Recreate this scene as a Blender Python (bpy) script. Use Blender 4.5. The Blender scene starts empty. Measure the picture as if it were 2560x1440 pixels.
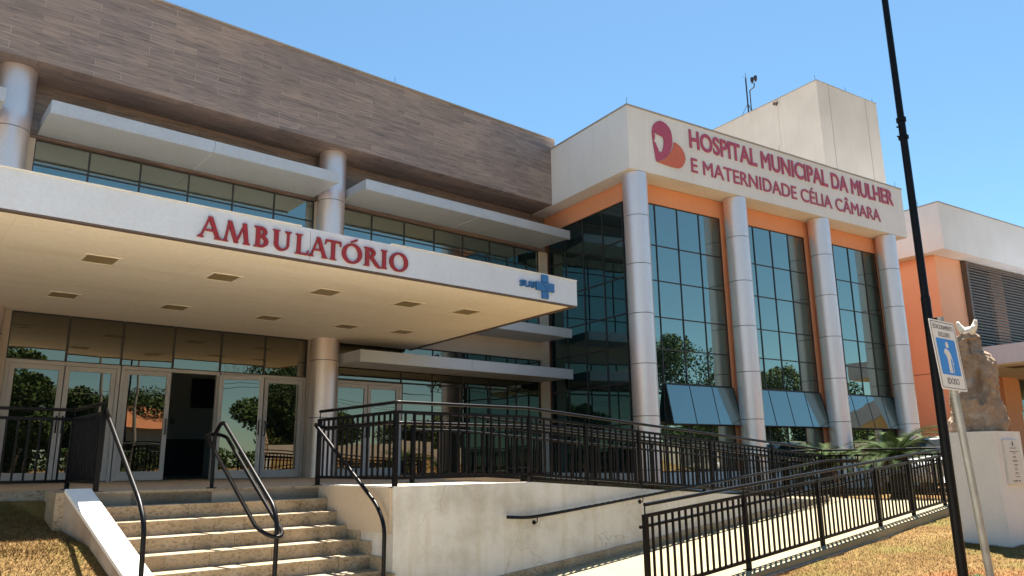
import bpy, math, random
import numpy as np
from mathutils import Vector, Matrix, noise
random.seed(7); np.random.seed(7)
SC = bpy.context.scene
COL = SC.collection
# ------------------------------------------------------------------ camera, sky, sun, exposure
CAMZ = 0.25
cr = Vector((0.8424, -0.5386, -0.0117)); cf = Vector((0.5250, 0.8212, 0.2242))
YAW, PITCH, ROLL = math.radians(32.59), math.radians(12.95), math.radians(-0.69)
_f = Vector((math.sin(YAW)*math.cos(PITCH), math.cos(YAW)*math.cos(PITCH), math.sin(PITCH)))
_r = Vector((math.cos(YAW), -math.sin(YAW), 0)); _u = _r.cross(_f)
R_ = math.cos(ROLL)*_r + math.sin(ROLL)*_u; U_ = -math.sin(ROLL)*_r + math.cos(ROLL)*_u
cam_d = bpy.data.cameras.new('camera'); cam = bpy.data.objects.new('camera', cam_d); COL.objects.link(cam)
M = Matrix((R_, U_, -_f)).transposed().to_4x4(); M.translation = (0, 0, CAMZ); cam.matrix_world = M
cam_d.sensor_width = 36; cam_d.lens = 36*1909/2560; cam_d.clip_start = 0.05; cam_d.clip_end = 3000
SC.camera = cam
TH = 0.1359016
CT, ST = math.cos(TH), math.sin(TH)
SUNV = Vector((0.30, 0.243, 1.0)).normalized()
EL = math.asin(SUNV.z); AZ = math.atan2(SUNV.x, SUNV.y)
world = bpy.data.worlds.new('World'); SC.world = world; world.use_nodes = True
wn = world.node_tree.nodes; wl = world.node_tree.links
sky = wn.new('ShaderNodeTexSky'); sky.sky_type = 'NISHITA'; sky.sun_disc = False
sky.sun_elevation = EL; sky.sun_rotation = AZ; sky.altitude = 300
sky.air_density = 1.0; sky.dust_density = 0.3; sky.ozone_density = 6.0
wn['Background'].inputs[1].default_value = 0.048
wb = wn.new('ShaderNodeMixRGB'); wb.blend_type = 'MULTIPLY'; wb.inputs[0].default_value = 1; wb.inputs[2].default_value = (0.90, 1.06, 0.95, 1)
wl.new(sky.outputs[0], wb.inputs[1]); wl.new(wb.outputs[0], wn['Background'].inputs[0])
sd = bpy.data.lights.new('sun', 'SUN'); sd.energy = 5.0; sd.angle = math.radians(0.53); sd.color = (1.0, 0.93, 0.82)
so = bpy.data.objects.new('sun', sd); COL.objects.link(so)
so.rotation_euler = SUNV.to_track_quat('Z', 'Y').to_euler(); so.location = (5, 5, 40)
SC.view_settings.view_transform = 'Standard'; SC.view_settings.look = 'None'
SC.view_settings.exposure = 2.05; SC.view_settings.gamma = 1
SC.render.engine = 'CYCLES'
# ------------------------------------------------------------------ helpers
def W(u, v, z=0.0): return Vector((u*CT - v*ST, u*ST + v*CT, z))
def ID(x, y, z=0.0): return Vector((x, y, z))
XF = {}
class MB:
    def __init__(s, T=ID): s.v = []; s.f = []; s.T = T; s.sm = []
    def add(s, vs, fs, smooth=False):
        n = len(s.v); s.v += [s.T(*p) for p in vs]
        s.f += [tuple(i+n for i in f) for f in fs]; s.sm += [smooth]*len(fs); return s
    def box(s, a0, a1, b0, b1, c0, c1):
        return s.add([(a0,b0,c0),(a1,b0,c0),(a1,b1,c0),(a0,b1,c0),(a0,b0,c1),(a1,b0,c1),(a1,b1,c1),(a0,b1,c1)],
            [(0,3,2,1),(4,5,6,7),(0,1,5,4),(1,2,6,5),(2,3,7,6),(3,0,4,7)])
    def quad(s, *p): return s.add(p, [tuple(range(len(p)))])
    def prism(s, poly, z0, z1):
        n = len(poly); f0 = z0 if callable(z0) else (lambda a, b: z0); f1 = z1 if callable(z1) else (lambda a, b: z1)
        vs = [(a, b, f0(a, b)) for a, b in poly] + [(a, b, f1(a, b)) for a, b in poly]
        return s.add(vs, [tuple(range(n))[::-1], tuple(range(n, 2*n))] + [(i, (i+1) % n, n+(i+1) % n, n+i) for i in range(n)])
    def cyl(s, x, y, z0, z1, r, n=24, r2=None):
        r2 = r if r2 is None else r2
        vs = [(x+r*math.cos(2*math.pi*i/n), y+r*math.sin(2*math.pi*i/n), z0) for i in range(n)] + \
             [(x+r2*math.cos(2*math.pi*i/n), y+r2*math.sin(2*math.pi*i/n), z1) for i in range(n)]
        s.add(vs, [(i, (i+1) % n, n+(i+1) % n, n+i) for i in range(n)], True)
        s.add(vs, [tuple(range(n))[::-1], tuple(range(n, 2*n))])
        return s
    def tube(s, path, r, n=8, closed=False):
        P = [Vector(p) for p in path]; m = len(P); rings = []; up = None
        rr = r if isinstance(r, (list, tuple)) else [r]*m
        for i in range(m):
            a = P[(i-1) % m] if (closed or i > 0) else P[i]; b = P[(i+1) % m] if (closed or i < m-1) else P[i]
            t = (b-a).normalized()
            if up is None: up = Vector((0, 0, 1)) if abs(t.z) < 0.9 else Vector((1, 0, 0))
            x = t.cross(up)
            if x.length < 1e-4: x = t.cross(Vector((0, 1, 0)))
            x.normalize(); y = x.cross(t).normalized(); up = y
            rings.append([P[i] + (x*math.cos(2*math.pi*k/n) + y*math.sin(2*math.pi*k/n))*rr[i] for k in range(n)])
        vs = [tuple(p) for q in rings for p in q]; fs = []
        for i in range(m if closed else m-1):
            j = (i+1) % m
            fs += [(i*n+k, i*n+(k+1) % n, j*n+(k+1) % n, j*n+k) for k in range(n)]
        s.add(vs, fs, True)
        if not closed:
            s.add(vs[:n], [tuple(range(n))[::-1]]); s.add(vs[-n:], [tuple(range(n))])
        return s
def rounded(path, rad, n=5):
    "polyline with rounded corners"
    P = [Vector(p) for p in path]; out = [P[0]]
    for i in range(1, len(P)-1):
        a, b, c = P[i-1], P[i], P[i+1]; d1 = (a-b); d2 = (c-b)
        q = min(rad, d1.length*0.49, d2.length*0.49); p1 = b+d1.normalized()*q; p2 = b+d2.normalized()*q
        for k in range(n+1):
            t = k/n; out.append(p1*(1-t)**2 + b*2*t*(1-t) + p2*t*t)
    out.append(P[-1]); return [tuple(p) for p in out]
def mesh_from(name, vs, fs, sm=None):
    me = bpy.data.meshes.new(name); me.from_pydata([tuple(v) for v in vs], [], fs)
    if sm: me.polygons.foreach_set('use_smooth', sm)
    me.update(); return me
def thing(name, label, cat, loc=(0, 0, 0), rot=0.0, group=None):
    o = bpy.data.objects.new(name, None); COL.objects.link(o); o.empty_display_size = 0.2
    o.location = loc; o.rotation_euler = (0, 0, rot); o['label'] = label; o['category'] = cat
    if group: o['group'] = group
    XF[o.name] = (Vector(loc), rot); return o
def part(name, mb, mat, parent=None, label=None, kind=None):
    if parent is not None:
        loc, rot = XF[parent.name]; Ri = Matrix.Rotation(-rot, 3, 'Z')
        vs = [Ri @ (v-loc) for v in mb.v]
    else: vs = mb.v; loc, rot = Vector((0, 0, 0)), 0.0
    o = bpy.data.objects.new(name, mesh_from(name, vs, mb.f, mb.sm)); COL.objects.link(o)
    o.data.materials.append(mat)
    if parent is not None: o.parent = parent
    XF[o.name] = (loc, rot)
    if label: o['label'] = label
    if kind: o['kind'] = kind
    return o
def solo(name, mb, mat, label, cat, origin=(0, 0, 0), group=None, kind=None):
    org = Vector(origin)
    o = bpy.data.objects.new(name, mesh_from(name, [v-org for v in mb.v], mb.f, mb.sm)); COL.objects.link(o)
    o.location = org; o.data.materials.append(mat)
    if label: o['label'] = label
    if cat: o['category'] = cat
    if group: o['group'] = group
    if kind: o['kind'] = kind
    XF[o.name] = (org, 0.0); return o
def struct(name, mb, mat): return solo(name, mb, mat, None, None, kind='structure')
def inst(name, me, parent, loc, rotz=0.0):
    o = bpy.data.objects.new(name, me); COL.objects.link(o); o.parent = parent
    o.location = loc; o.rotation_euler = (0, 0, rotz); XF[o.name] = XF[parent.name]; return o
def loc_of(parent, p):
    loc, rot = XF[parent.name]; return Matrix.Rotation(-rot, 3, 'Z') @ (Vector(p)-loc)
def curve_polys(splines, ext, bev=0.0):
    "filled 2D splines (even-odd) extruded; returns verts, faces"
    cu = bpy.data.curves.new('tmp', 'CURVE'); cu.dimensions = '2D'; cu.fill_mode = 'BOTH'; cu.extrude = ext; cu.bevel_depth = bev
    for pts in splines:
        sp = cu.splines.new('POLY'); sp.points.add(len(pts)-1)
        for i, (x, y) in enumerate(pts): sp.points[i].co = (x, y, 0, 1)
        sp.use_cyclic_u = True
    return _curve_mesh(cu)
def text_mesh(body, ext=0.02, bev=0.0, spacing=1.0):
    cu = bpy.data.curves.new('tmp', 'FONT'); cu.body = body; cu.size = 1; cu.extrude = ext; cu.bevel_depth = bev; cu.bevel_resolution = 0
    cu.space_character = spacing; cu.resolution_u = 6
    return _curve_mesh(cu)
def _curve_mesh(cu):
    o = bpy.data.objects.new('tmp', cu); COL.objects.link(o)
    dg = bpy.context.evaluated_depsgraph_get(); dg.update()
    me = o.evaluated_get(dg).to_mesh()
    vs = [tuple(v.co) for v in me.vertices]; fs = [tuple(p.vertices) for p in me.polygons]
    o.evaluated_get(dg).to_mesh_clear(); bpy.data.objects.remove(o); bpy.data.curves.remove(cu)
    return vs, fs
def put_text(mb, body, a0, a1, c0, c1, mapf, ext=0.02, off=0.0, capfit=True, spacing=1.0, depth=1.0):
    "fit text: x from a0 to a1, cap height c0..c1; mapf(x, h, d) -> coords of mb.T"
    vs, fs = text_mesh(body, ext, off, spacing)
    ref, _ = text_mesh('H', ext, off)
    xs = [v[0] for v in vs]; h0 = min(v[1] for v in ref); h1 = max(v[1] for v in ref)
    x0, x1 = min(xs), max(xs)
    mb.add([mapf(a0+(v[0]-x0)/(x1-x0)*(a1-a0), c0+(v[1]-h0)/(h1-h0)*(c1-c0), v[2]*depth) for v in vs], fs)
# ------------------------------------------------------------------ materials
def mat(name, col=(0.5, 0.5, 0.5), rough=0.6, metal=0.0, spec=0.5):
    m = bpy.data.materials.new(name); m.use_nodes = True
    b = m.node_tree.nodes['Principled BSDF']
    b.inputs['Base Color'].default_value = (*col, 1); b.inputs['Roughness'].default_value = rough
    b.inputs['Metallic'].default_value = metal; b.inputs['Specular IOR Level'].default_value = spec
    return m
class NT:
    def __init__(s, m): s.m = m; s.n = m.node_tree.nodes; s.l = m.node_tree.links; s.b = s.n['Principled BSDF']
    def node(s, t, **k):
        n = s.n.new('ShaderNode'+t)
        for a, v in k.items(): setattr(n, a, v)
        return n
    def coord(s, scale=(1, 1, 1), kind='Object'):
        t = s.node('TexCoord'); mp = s.node('Mapping'); mp.inputs['Scale'].default_value = scale
        s.l.new(t.outputs[kind], mp.inputs[0]); return mp.outputs[0]
    def noise(s, vec, sc, det=4, rough=0.55, dist=0.0):
        n = s.node('TexNoise'); n.inputs['Scale'].default_value = sc; n.inputs['Detail'].default_value = det
        n.inputs['Roughness'].default_value = rough; n.inputs['Distortion'].default_value = dist
        s.l.new(vec, n.inputs['Vector']); return n.outputs[0]
    def ramp(s, fac, stops):
        r = s.node('ValToRGB'); e = r.color_ramp.elements
        while len(e) < len(stops): e.new(0.5)
        for i, (p, c) in enumerate(stops):
            e[i].position = p; e[i].color = (*c, 1) if len(c) == 3 else c
        s.l.new(fac, r.inputs[0]); return r.outputs[0]
    def mix(s, fac, a, b, mode='MIX'):
        n = s.node('MixRGB', blend_type=mode)
        for i, x in ((0, fac), (1, a), (2, b)):
            if isinstance(x, (int, float)): n.inputs[i].default_value = x
            elif isinstance(x, tuple): n.inputs[i].default_value = (*x, 1)
            else: s.l.new(x, n.inputs[i])
        return n.outputs[0]
    def math(s, op, a, b=0.0):
        n = s.node('Math', operation=op)
        for i, x in ((0, a), (1, b)):
            if isinstance(x, (int, float)): n.inputs[i].default_value = x
            else: s.l.new(x, n.inputs[i])
        return n.outputs[0]
    def color(s, c): s.l.new(c, s.b.inputs['Base Color'])
    def rough(s, c): s.l.new(c, s.b.inputs['Roughness'])
    def bump(s, h, strength=0.3, dist=0.01):
        n = s.node('Bump'); n.inputs['Strength'].default_value = strength; n.inputs['Distance'].default_value = dist
        s.l.new(h, n.inputs['Height']); s.l.new(n.outputs[0], s.b.inputs['Normal'])
def dirty(name, c, c2, rough=0.7, sc=1.5, streak=True, fine=60.0, bump=0.15, metal=0.0, spec=0.4, amt=0.6):
    "painted / rendered surface: large blotches, vertical rain streaks, fine grain"
    m = mat(name, c, rough, metal, spec); t = NT(m); v = t.coord()
    a = t.ramp(t.noise(v, sc, 5), [(0.35, (0, 0, 0)), (0.75, (1, 1, 1))])
    col = t.mix(t.math('MULTIPLY', a, amt), c, c2)
    if streak:
        st = t.ramp(t.noise(t.coord((6, 6, 0.35)), 1.2, 4), [(0.52, (0, 0, 0)), (0.8, (1, 1, 1))])
        col = t.mix(t.math('MULTIPLY', st, amt*0.7), col, c2)
    g = t.noise(v, fine, 3)
    col = t.mix(0.12, col, t.ramp(g, [(0.3, (0.2, 0.2, 0.2)), (0.7, (1, 1, 1))]), 'MULTIPLY')
    t.color(col); t.bump(g, bump, 0.01); return m
M_stucco = dirty('cream_stucco', (0.76, 0.735, 0.72), (0.62, 0.59, 0.55), 0.85, 0.6, True, 45, 0.35)
M_tower = dirty('grey_stucco', (0.60, 0.555, 0.50), (0.46, 0.42, 0.37), 0.85, 0.5, True, 40, 0.3)
M_orange = dirty('orange_paint', (0.76, 0.315, 0.16), (0.66, 0.26, 0.13), 0.8, 0.8, True, 50, 0.3, amt=0.4)
M_orange_lit = dirty('orange_paint_lit', (0.82, 0.42, 0.255), (0.74, 0.36, 0.21), 0.8, 0.8, True, 50, 0.3, amt=0.4)  # same orange paint, lightened in colour for the brighter light on the wing
M_beige = dirty('beige_paint', (0.56, 0.48, 0.40), (0.44, 0.36, 0.29), 0.8, 1.0)
M_fascia = dirty('white_panel', (0.56, 0.61, 0.70), (0.47, 0.50, 0.54), 0.42, 1.2, True, 25, 0.03, amt=0.45)
M_soffit = dirty('cream_soffit', (0.85, 0.79, 0.69), (0.80, 0.72, 0.59), 0.8, 0.5, False, 20, 0.05, amt=0.5)
def soffit_mat():
    m = M_soffit; t = NT(m); v = t.coord(); old = t.b.inputs['Base Color'].links[0].from_socket
    st = t.ramp(t.noise(t.coord((0.5, 2.0, 1)), 1.1, 6, 0.65), [(0.5, (0, 0, 0)), (0.72, (1, 1, 1))])
    c = t.mix(t.math('MULTIPLY', st, 0.22), old, (0.55, 0.42, 0.26))
    sp = t.node('SeparateXYZ'); t.l.new(v, sp.inputs[0])
    for ax, per in (('X', 2.4), ('Y', 1.22)):
        md = t.math('ABSOLUTE', t.math('SUBTRACT', t.math('MODULO', t.math('ADD', sp.outputs[ax], 120.3), per), per/2))
        ln = t.math('LESS_THAN', md, 0.006); c = t.mix(t.math('MULTIPLY', ln, 0.16), c, (0.42, 0.34, 0.24))
    t.color(c)
soffit_mat()
M_awn = dirty('grey_panel', (0.48, 0.51, 0.56), (0.40, 0.41, 0.42), 0.45, 1.5, True, 25, 0.02, 0.2, amt=0.5)
M_alum = dirty('silver_cladding', (0.83, 0.715, 0.69), (0.76, 0.655, 0.63), 0.40, 1.0, True, 30, 0.0, 0.72, amt=0.35)
M_doorfr = dirty('door_aluminium', (0.47, 0.44, 0.42), (0.40, 0.37, 0.35), 0.5, 2.0, False, 30, 0.02, 0.1)
M_black = mat('black_paint', (0.005, 0.005, 0.007), 0.38, 0.0, 0.16)
t = NT(M_black); t.color(t.ramp(t.noise(t.coord(), 9, 4), [(0.35, (0.0022, 0.0024, 0.004)), (0.75, (0.0048, 0.005, 0.0065))])); t.bump(t.noise(t.coord(), 60, 2), 0.08, 0.004)
M_frame = mat('dark_mullion', (0.025, 0.024, 0.026), 0.45)
M_trim = mat('brown_trim', (0.10, 0.07, 0.055), 0.5)
M_seam = mat('cladding_seam', (0.16, 0.16, 0.17), 0.6)
M_coping = mat('coping_metal', (0.32, 0.29, 0.26), 0.5)
M_lamp = dirty('lamp_diffuser', (0.30, 0.23, 0.12), (0.24, 0.18, 0.09), 0.5, 3, False)
M_white = dirty('white_paint', (0.74, 0.72, 0.69), (0.58, 0.55, 0.50), 0.75, 1.5, True, 40, 0.15)
M_red = dirty('red_letter', (0.27, 0.02, 0.025), (0.20, 0.017, 0.02), 0.45, 4, False)
M_mag = dirty('magenta_letter', (0.43, 0.07, 0.13), (0.37, 0.06, 0.11), 0.5, 4, False)
M_orl = dirty('orange_logo', (0.60, 0.14, 0.065), (0.53, 0.12, 0.055), 0.5, 4, False)
M_blue = dirty('blue_letter', (0.03, 0.14, 0.36), (0.025, 0.11, 0.28), 0.45, 4, False)
M_sblue = mat('sign_blue', (0.015, 0.20, 0.62), 0.45)
M_swhite = dirty('sign_white', (0.72, 0.71, 0.69), (0.62, 0.60, 0.57), 0.5, 5, False)
M_sblack = mat('sign_black', (0.025, 0.025, 0.04), 0.5)
M_galv = dirty('galvanised_steel', (0.36, 0.37, 0.37), (0.24, 0.25, 0.25), 0.5, 9, True, 60, 0.05, 0.5, amt=0.9)
M_room = mat('dark_teal_grey', (0.05, 0.075, 0.08), 0.8)
M_lobby = dirty('lobby_paint', (0.42, 0.47, 0.48), (0.36, 0.41, 0.42), 0.8, 1.0, False)
M_plaque = dirty('plaque_metal', (0.62, 0.60, 0.57), (0.52, 0.50, 0.47), 0.4, 6, False)
# wood-look cladding tiles
def wood(name, axes):
    m = mat(name, rough=0.62, spec=0.35); t = NT(m)
    tc = t.node('TexCoord'); sp = t.node('SeparateXYZ'); t.l.new(tc.outputs['Object'], sp.inputs[0])
    cb = t.node('CombineXYZ'); t.l.new(sp.outputs[axes[0]], cb.inputs[0]); t.l.new(sp.outputs[axes[1]], cb.inputs[1])
    v = cb.outputs[0]
    br = t.node('TexBrick'); br.offset = 0.5; br.offset_frequency = 2
    for k, x in (('Scale', 1), ('Mortar Size', 0.0045), ('Mortar Smooth', 0.3), ('Bias', 0.0), ('Brick Width', 0.95), ('Row Height', 0.148)): br.inputs[k].default_value = x
    br.inputs['Color1'].default_value = (0, 0, 0, 1); br.inputs['Color2'].default_value = (1, 1, 1, 1); br.inputs['Mortar'].default_value = (0.5, 0.5, 0.5, 1)
    t.l.new(v, br.inputs['Vector'])
    mp = t.node('Mapping'); mp.inputs['Scale'].default_value = (1.3, 16, 1); t.l.new(v, mp.inputs[0])
    off = t.node('VectorMath', operation='ADD'); t.l.new(mp.outputs[0], off.inputs[0])
    sc = t.node('VectorMath', operation='SCALE'); t.l.new(br.outputs['Color'], sc.inputs[0]); sc.inputs['Scale'].default_value = 9.0
    t.l.new(sc.outputs[0], off.inputs[1])
    g = t.noise(off.outputs[0], 1.6, 6, 0.6, 0.6)
    tone = t.ramp(br.outputs['Color'], [(0.0, (0.245, 0.20, 0.182)), (0.5, (0.285, 0.23, 0.208)), (1.0, (0.335, 0.268, 0.238))])
    gr = t.ramp(g, [(0.28, (0.50, 0.50, 0.54)), (0.5, (0.94, 0.92, 0.91)), (0.75, (1.22, 1.15, 1.08))])
    col = t.mix(1.0, tone, gr, 'MULTIPLY')
    lg = t.ramp(t.noise(v, 0.5, 3), [(0.35, (0.85, 0.86, 0.9)), (0.7, (1.1, 1.06, 1.0))])
    col = t.mix(1.0, col, lg, 'MULTIPLY')
    mo = t.ramp(t.noise(v, 1.1, 2), [(0.40, (0.16, 0.125, 0.105)), (0.58, (0.46, 0.37, 0.31))])
    t.color(t.mix(br.outputs['Fac'], col, mo)); t.bump(t.math('SUBTRACT', t.math('MULTIPLY', g, 0.3), br.outputs['Fac']), 0.25, 0.006)
    return m
M_woodF = wood('wood_tile_front', (0, 2)); M_woodS = wood('wood_tile_soffit', (0, 1))
def granite():
    m = mat('speckled_granite', rough=0.6, spec=0.35); t = NT(m); v = t.coord()
    base = t.ramp(t.noise(v, 3, 4), [(0.3, (0.27, 0.205, 0.125)), (0.7, (0.40, 0.315, 0.21))])
    w = t.node('VectorMath', operation='ADD'); 
    nz = t.node('TexNoise'); nz.inputs['Scale'].default_value = 14; nz.inputs['Detail'].default_value = 3; t.l.new(v, nz.inputs['Vector'])
    s2 = t.node('VectorMath', operation='SCALE'); s2.inputs['Scale'].default_value = 0.08; t.l.new(nz.outputs['Color'], s2.inputs[0])
    t.l.new(v, w.inputs[0]); t.l.new(s2.outputs[0], w.inputs[1])
    mp = t.node('Mapping'); mp.inputs['Rotation'].default_value = (0.2, 0.6, 0.3); mp.inputs['Scale'].default_value = (22, 40, 40); t.l.new(w.outputs[0], mp.inputs[0])
    sp = t.ramp(t.noise(mp.outputs[0], 1.0, 3, 0.65), [(0.5, (0, 0, 0)), (0.62, (1, 1, 1))])
    col = t.mix(t.math('MULTIPLY', sp, 0.75), base, (0.13, 0.095, 0.065))
    gy = t.ramp(t.noise(v, 7, 3), [(0.5, (0, 0, 0)), (0.7, (1, 1, 1))])
    col = t.mix(t.math('MULTIPLY', gy, 0.3), col, (0.42, 0.39, 0.35))
    t.color(col); t.bump(sp, 0.15, 0.004); return m
M_granite = granite()
def retaining():
    m = mat('worn_white_render', rough=0.88, spec=0.25); t = NT(m); v = t.coord()
    a = t.ramp(t.noise(v, 1.3, 7, 0.65), [(0.3, (0.38, 0.345, 0.295)), (0.52, (0.56, 0.54, 0.51)), (0.75, (0.64, 0.625, 0.60))])
    st = t.ramp(t.noise(t.coord((5, 5, 0.5)), 1.4, 5), [(0.5, (0, 0, 0)), (0.78, (1, 1, 1))])
    col = t.mix(t.math('MULTIPLY', st, 0.55), a, (0.42, 0.36, 0.25))
    vo = t.node('TexVoronoi', feature='DISTANCE_TO_EDGE'); vo.inputs['Scale'].default_value = 1.7
    wv = t.node('VectorMath', operation='ADD'); nz = t.node('TexNoise'); nz.inputs['Scale'].default_value = 3.0; nz.inputs['Detail'].default_value = 5
    t.l.new(v, nz.inputs['Vector']); s2 = t.node('VectorMath', operation='SCALE'); s2.inputs['Scale'].default_value = 0.45
    t.l.new(nz.outputs['Color'], s2.inputs[0]); t.l.new(v, wv.inputs[0]); t.l.new(s2.outputs[0], wv.inputs[1]); t.l.new(wv.outputs[0], vo.inputs['Vector'])
    ck = t.ramp(vo.outputs['Distance'], [(0.0, (1, 1, 1)), (0.012, (0, 0, 0))])
    msk = t.ramp(t.noise(v, 0.9, 2), [(0.5, (0, 0, 0)), (0.62, (1, 1, 1))])
    ckm = t.math('MULTIPLY', t.math('MULTIPLY', ck, msk), 0.6)
    col = t.mix(ckm, col, (0.22, 0.18, 0.14))
    bl = t.ramp(t.noise(v, 5.0, 3), [(0.73, (0, 0, 0)), (0.77, (1, 1, 1))])
    col = t.mix(t.math('MULTIPLY', bl, 0.5), col, (0.25, 0.22, 0.19))
    g = t.noise(v, 55, 4); t.color(col); t.bump(g, 0.35, 0.012); return m
M_wall = retaining()
M_floor = dirty('terrace_tile', (0.50, 0.405, 0.30), (0.42, 0.33, 0.235), 0.7, 1.2, False, 30, 0.1)
M_ramp = dirty('ramp_concrete', (0.285, 0.24, 0.145), (0.235, 0.19, 0.11), 0.85, 1.5, False, 50, 0.25, amt=0.7)
M_bounce = dirty('bounce_concrete', (0.66, 0.59, 0.47), (0.58, 0.51, 0.40), 0.85, 1.5, False, 50, 0.25)  # kept bright to reflect sun up under the canopy
M_kerb = dirty('grey_concrete', (0.30, 0.28, 0.25), (0.20, 0.185, 0.165), 0.9, 2.5, True, 40, 0.3)
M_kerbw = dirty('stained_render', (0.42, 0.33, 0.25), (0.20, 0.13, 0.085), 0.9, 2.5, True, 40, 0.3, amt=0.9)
M_asph = dirty('asphalt', (0.06, 0.06, 0.062), (0.045, 0.045, 0.047), 0.9, 2, False)
def lawn_mat(name, bl=False):
    m = mat(name, rough=0.95, spec=0.1); t = NT(m); v = t.coord()
    a = t.ramp(t.noise(v, 1.6, 6, 0.6), [(0.28, (0.125, 0.075, 0.028)), (0.5, (0.185, 0.12, 0.048)), (0.72, (0.24, 0.165, 0.075))])
    f = t.ramp(t.noise(v, 26, 4, 0.7), [(0.3, (0.42, 0.37, 0.32)), (0.7, (1.35, 1.3, 1.25))])
    col = t.mix(1.0, a, f, 'MULTIPLY')
    gn = t.ramp(t.noise(v, 0.9, 6), [(0.50, (0, 0, 0)), (0.68, (1, 1, 1))])
    col = t.mix(t.math('MULTIPLY', gn, 0.55), col, (0.13, 0.13, 0.035))
    soil = t.ramp(t.noise(v, 0.55, 5), [(0.55, (0, 0, 0)), (0.70, (1, 1, 1))])
    col = t.mix(t.math('MULTIPLY', soil, 0.5 if bl else 0.8), col, (0.23, 0.09, 0.035))
    t.color(col)
    if not bl: t.bump(t.noise(v, 40, 4), 0.6, 0.03)
    return m
M_lawn = lawn_mat('dry_lawn'); M_blade = lawn_mat('dry_grass', True)
def rock_mat():
    m = mat('brown_rock', rough=0.85, spec=0.3); t = NT(m); v = t.coord()
    a = t.ramp(t.noise(v, 3.5, 8, 0.65, 0.6), [(0.25, (0.18, 0.115, 0.075)), (0.42, (0.33, 0.235, 0.165)), (0.58, (0.43, 0.325, 0.24)), (0.75, (0.62, 0.54, 0.45))])
    t.color(a); t.bump(t.noise(v, 18, 8, 0.75), 1.0, 0.05); return m
M_rock = rock_mat()
M_bird = dirty('white_stone', (0.74, 0.70, 0.62), (0.60, 0.56, 0.48), 0.6, 8, False)
def leaf(name, c1, c2):
    m = mat(name, rough=0.75, spec=0.12); t = NT(m)
    t.color(t.ramp(t.noise(t.coord(), 2.2, 4), [(0.3, c1), (0.7, c2)])); return m
M_leaf = leaf('tree_leaf', (0.018, 0.040, 0.010), (0.065, 0.10, 0.028)); M_leaf2 = leaf('tree_leaf_light', (0.04, 0.065, 0.016), (0.11, 0.13, 0.04))
M_cyc = leaf('cycad_leaf', (0.022, 0.05, 0.010), (0.075, 0.115, 0.03)); M_cyd = leaf('cycad_dry', (0.10, 0.05, 0.02), (0.2, 0.12, 0.05))
M_bark = dirty('bark', (0.10, 0.075, 0.055), (0.06, 0.045, 0.035), 0.9, 4, True)
M_tile = dirty('clay_roof', (0.36, 0.14, 0.06), (0.24, 0.09, 0.045), 0.85, 3, True)
M_car = mat('car_paint', (0.75, 0.76, 0.77), 0.25); M_cglass = mat('car_glass', (0.02, 0.025, 0.03), 0.05); M_tyre = mat('tyre', (0.02, 0.02, 0.02), 0.8)
def glass(name, tint, base, f0, f1, wave=0.0035):
    m = bpy.data.materials.new(name); m.use_nodes = True; n = m.node_tree.nodes; l = m.node_tree.links
    n.remove(n['Principled BSDF']); out = n['Material Output']
    g = n.new('ShaderNodeBsdfGlossy'); g.inputs['Color'].default_value = (*tint, 1); g.inputs['Roughness'].default_value = 0.004
    d = n.new('ShaderNodeBsdfDiffuse'); d.inputs['Color'].default_value = (*base, 1)
    lw = n.new('ShaderNodeLayerWeight'); lw.inputs['Blend'].default_value = 0.5
    pw = n.new('ShaderNodeMath'); pw.operation = 'POWER'; pw.inputs[1].default_value = 4.0; l.new(lw.outputs['Facing'], pw.inputs[0])
    mr = n.new('ShaderNodeMapRange'); mr.inputs['To Min'].default_value = f0; mr.inputs['To Max'].default_value = f1
    l.new(pw.outputs[0], mr.inputs[0])
    tc = n.new('ShaderNodeTexCoord'); nz = n.new('ShaderNodeTexNoise'); nz.inputs['Scale'].default_value = 0.9; nz.inputs['Detail'].default_value = 1
    l.new(tc.outputs['Object'], nz.inputs['Vector'])
    bp = n.new('ShaderNodeBump'); bp.inputs['Strength'].default_value = wave; bp.inputs['Distance'].default_value = 0.3
    l.new(nz.outputs[0], bp.inputs['Height']); l.new(bp.outputs[0], g.inputs['Normal'])
    mx = n.new('ShaderNodeMixShader'); l.new(mr.outputs[0], mx.inputs[0]); l.new(d.outputs[0], mx.inputs[1]); l.new(g.outputs[0], mx.inputs[2])
    l.new(mx.outputs[0], out.inputs[0]); return m
M_glass = glass('teal_mirror_glass', (0.86, 0.95, 0.83), (0.010, 0.018, 0.02), 0.34, 0.85)
M_glassL = glass('dark_teal_glass', (0.55, 0.80, 0.80), (0.006, 0.014, 0.016), 0.20, 0.7)
M_gdoor = glass('door_glass', (0.80, 0.72, 0.58), (0.006, 0.009, 0.009), 0.23, 0.8, 0.008)
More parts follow.
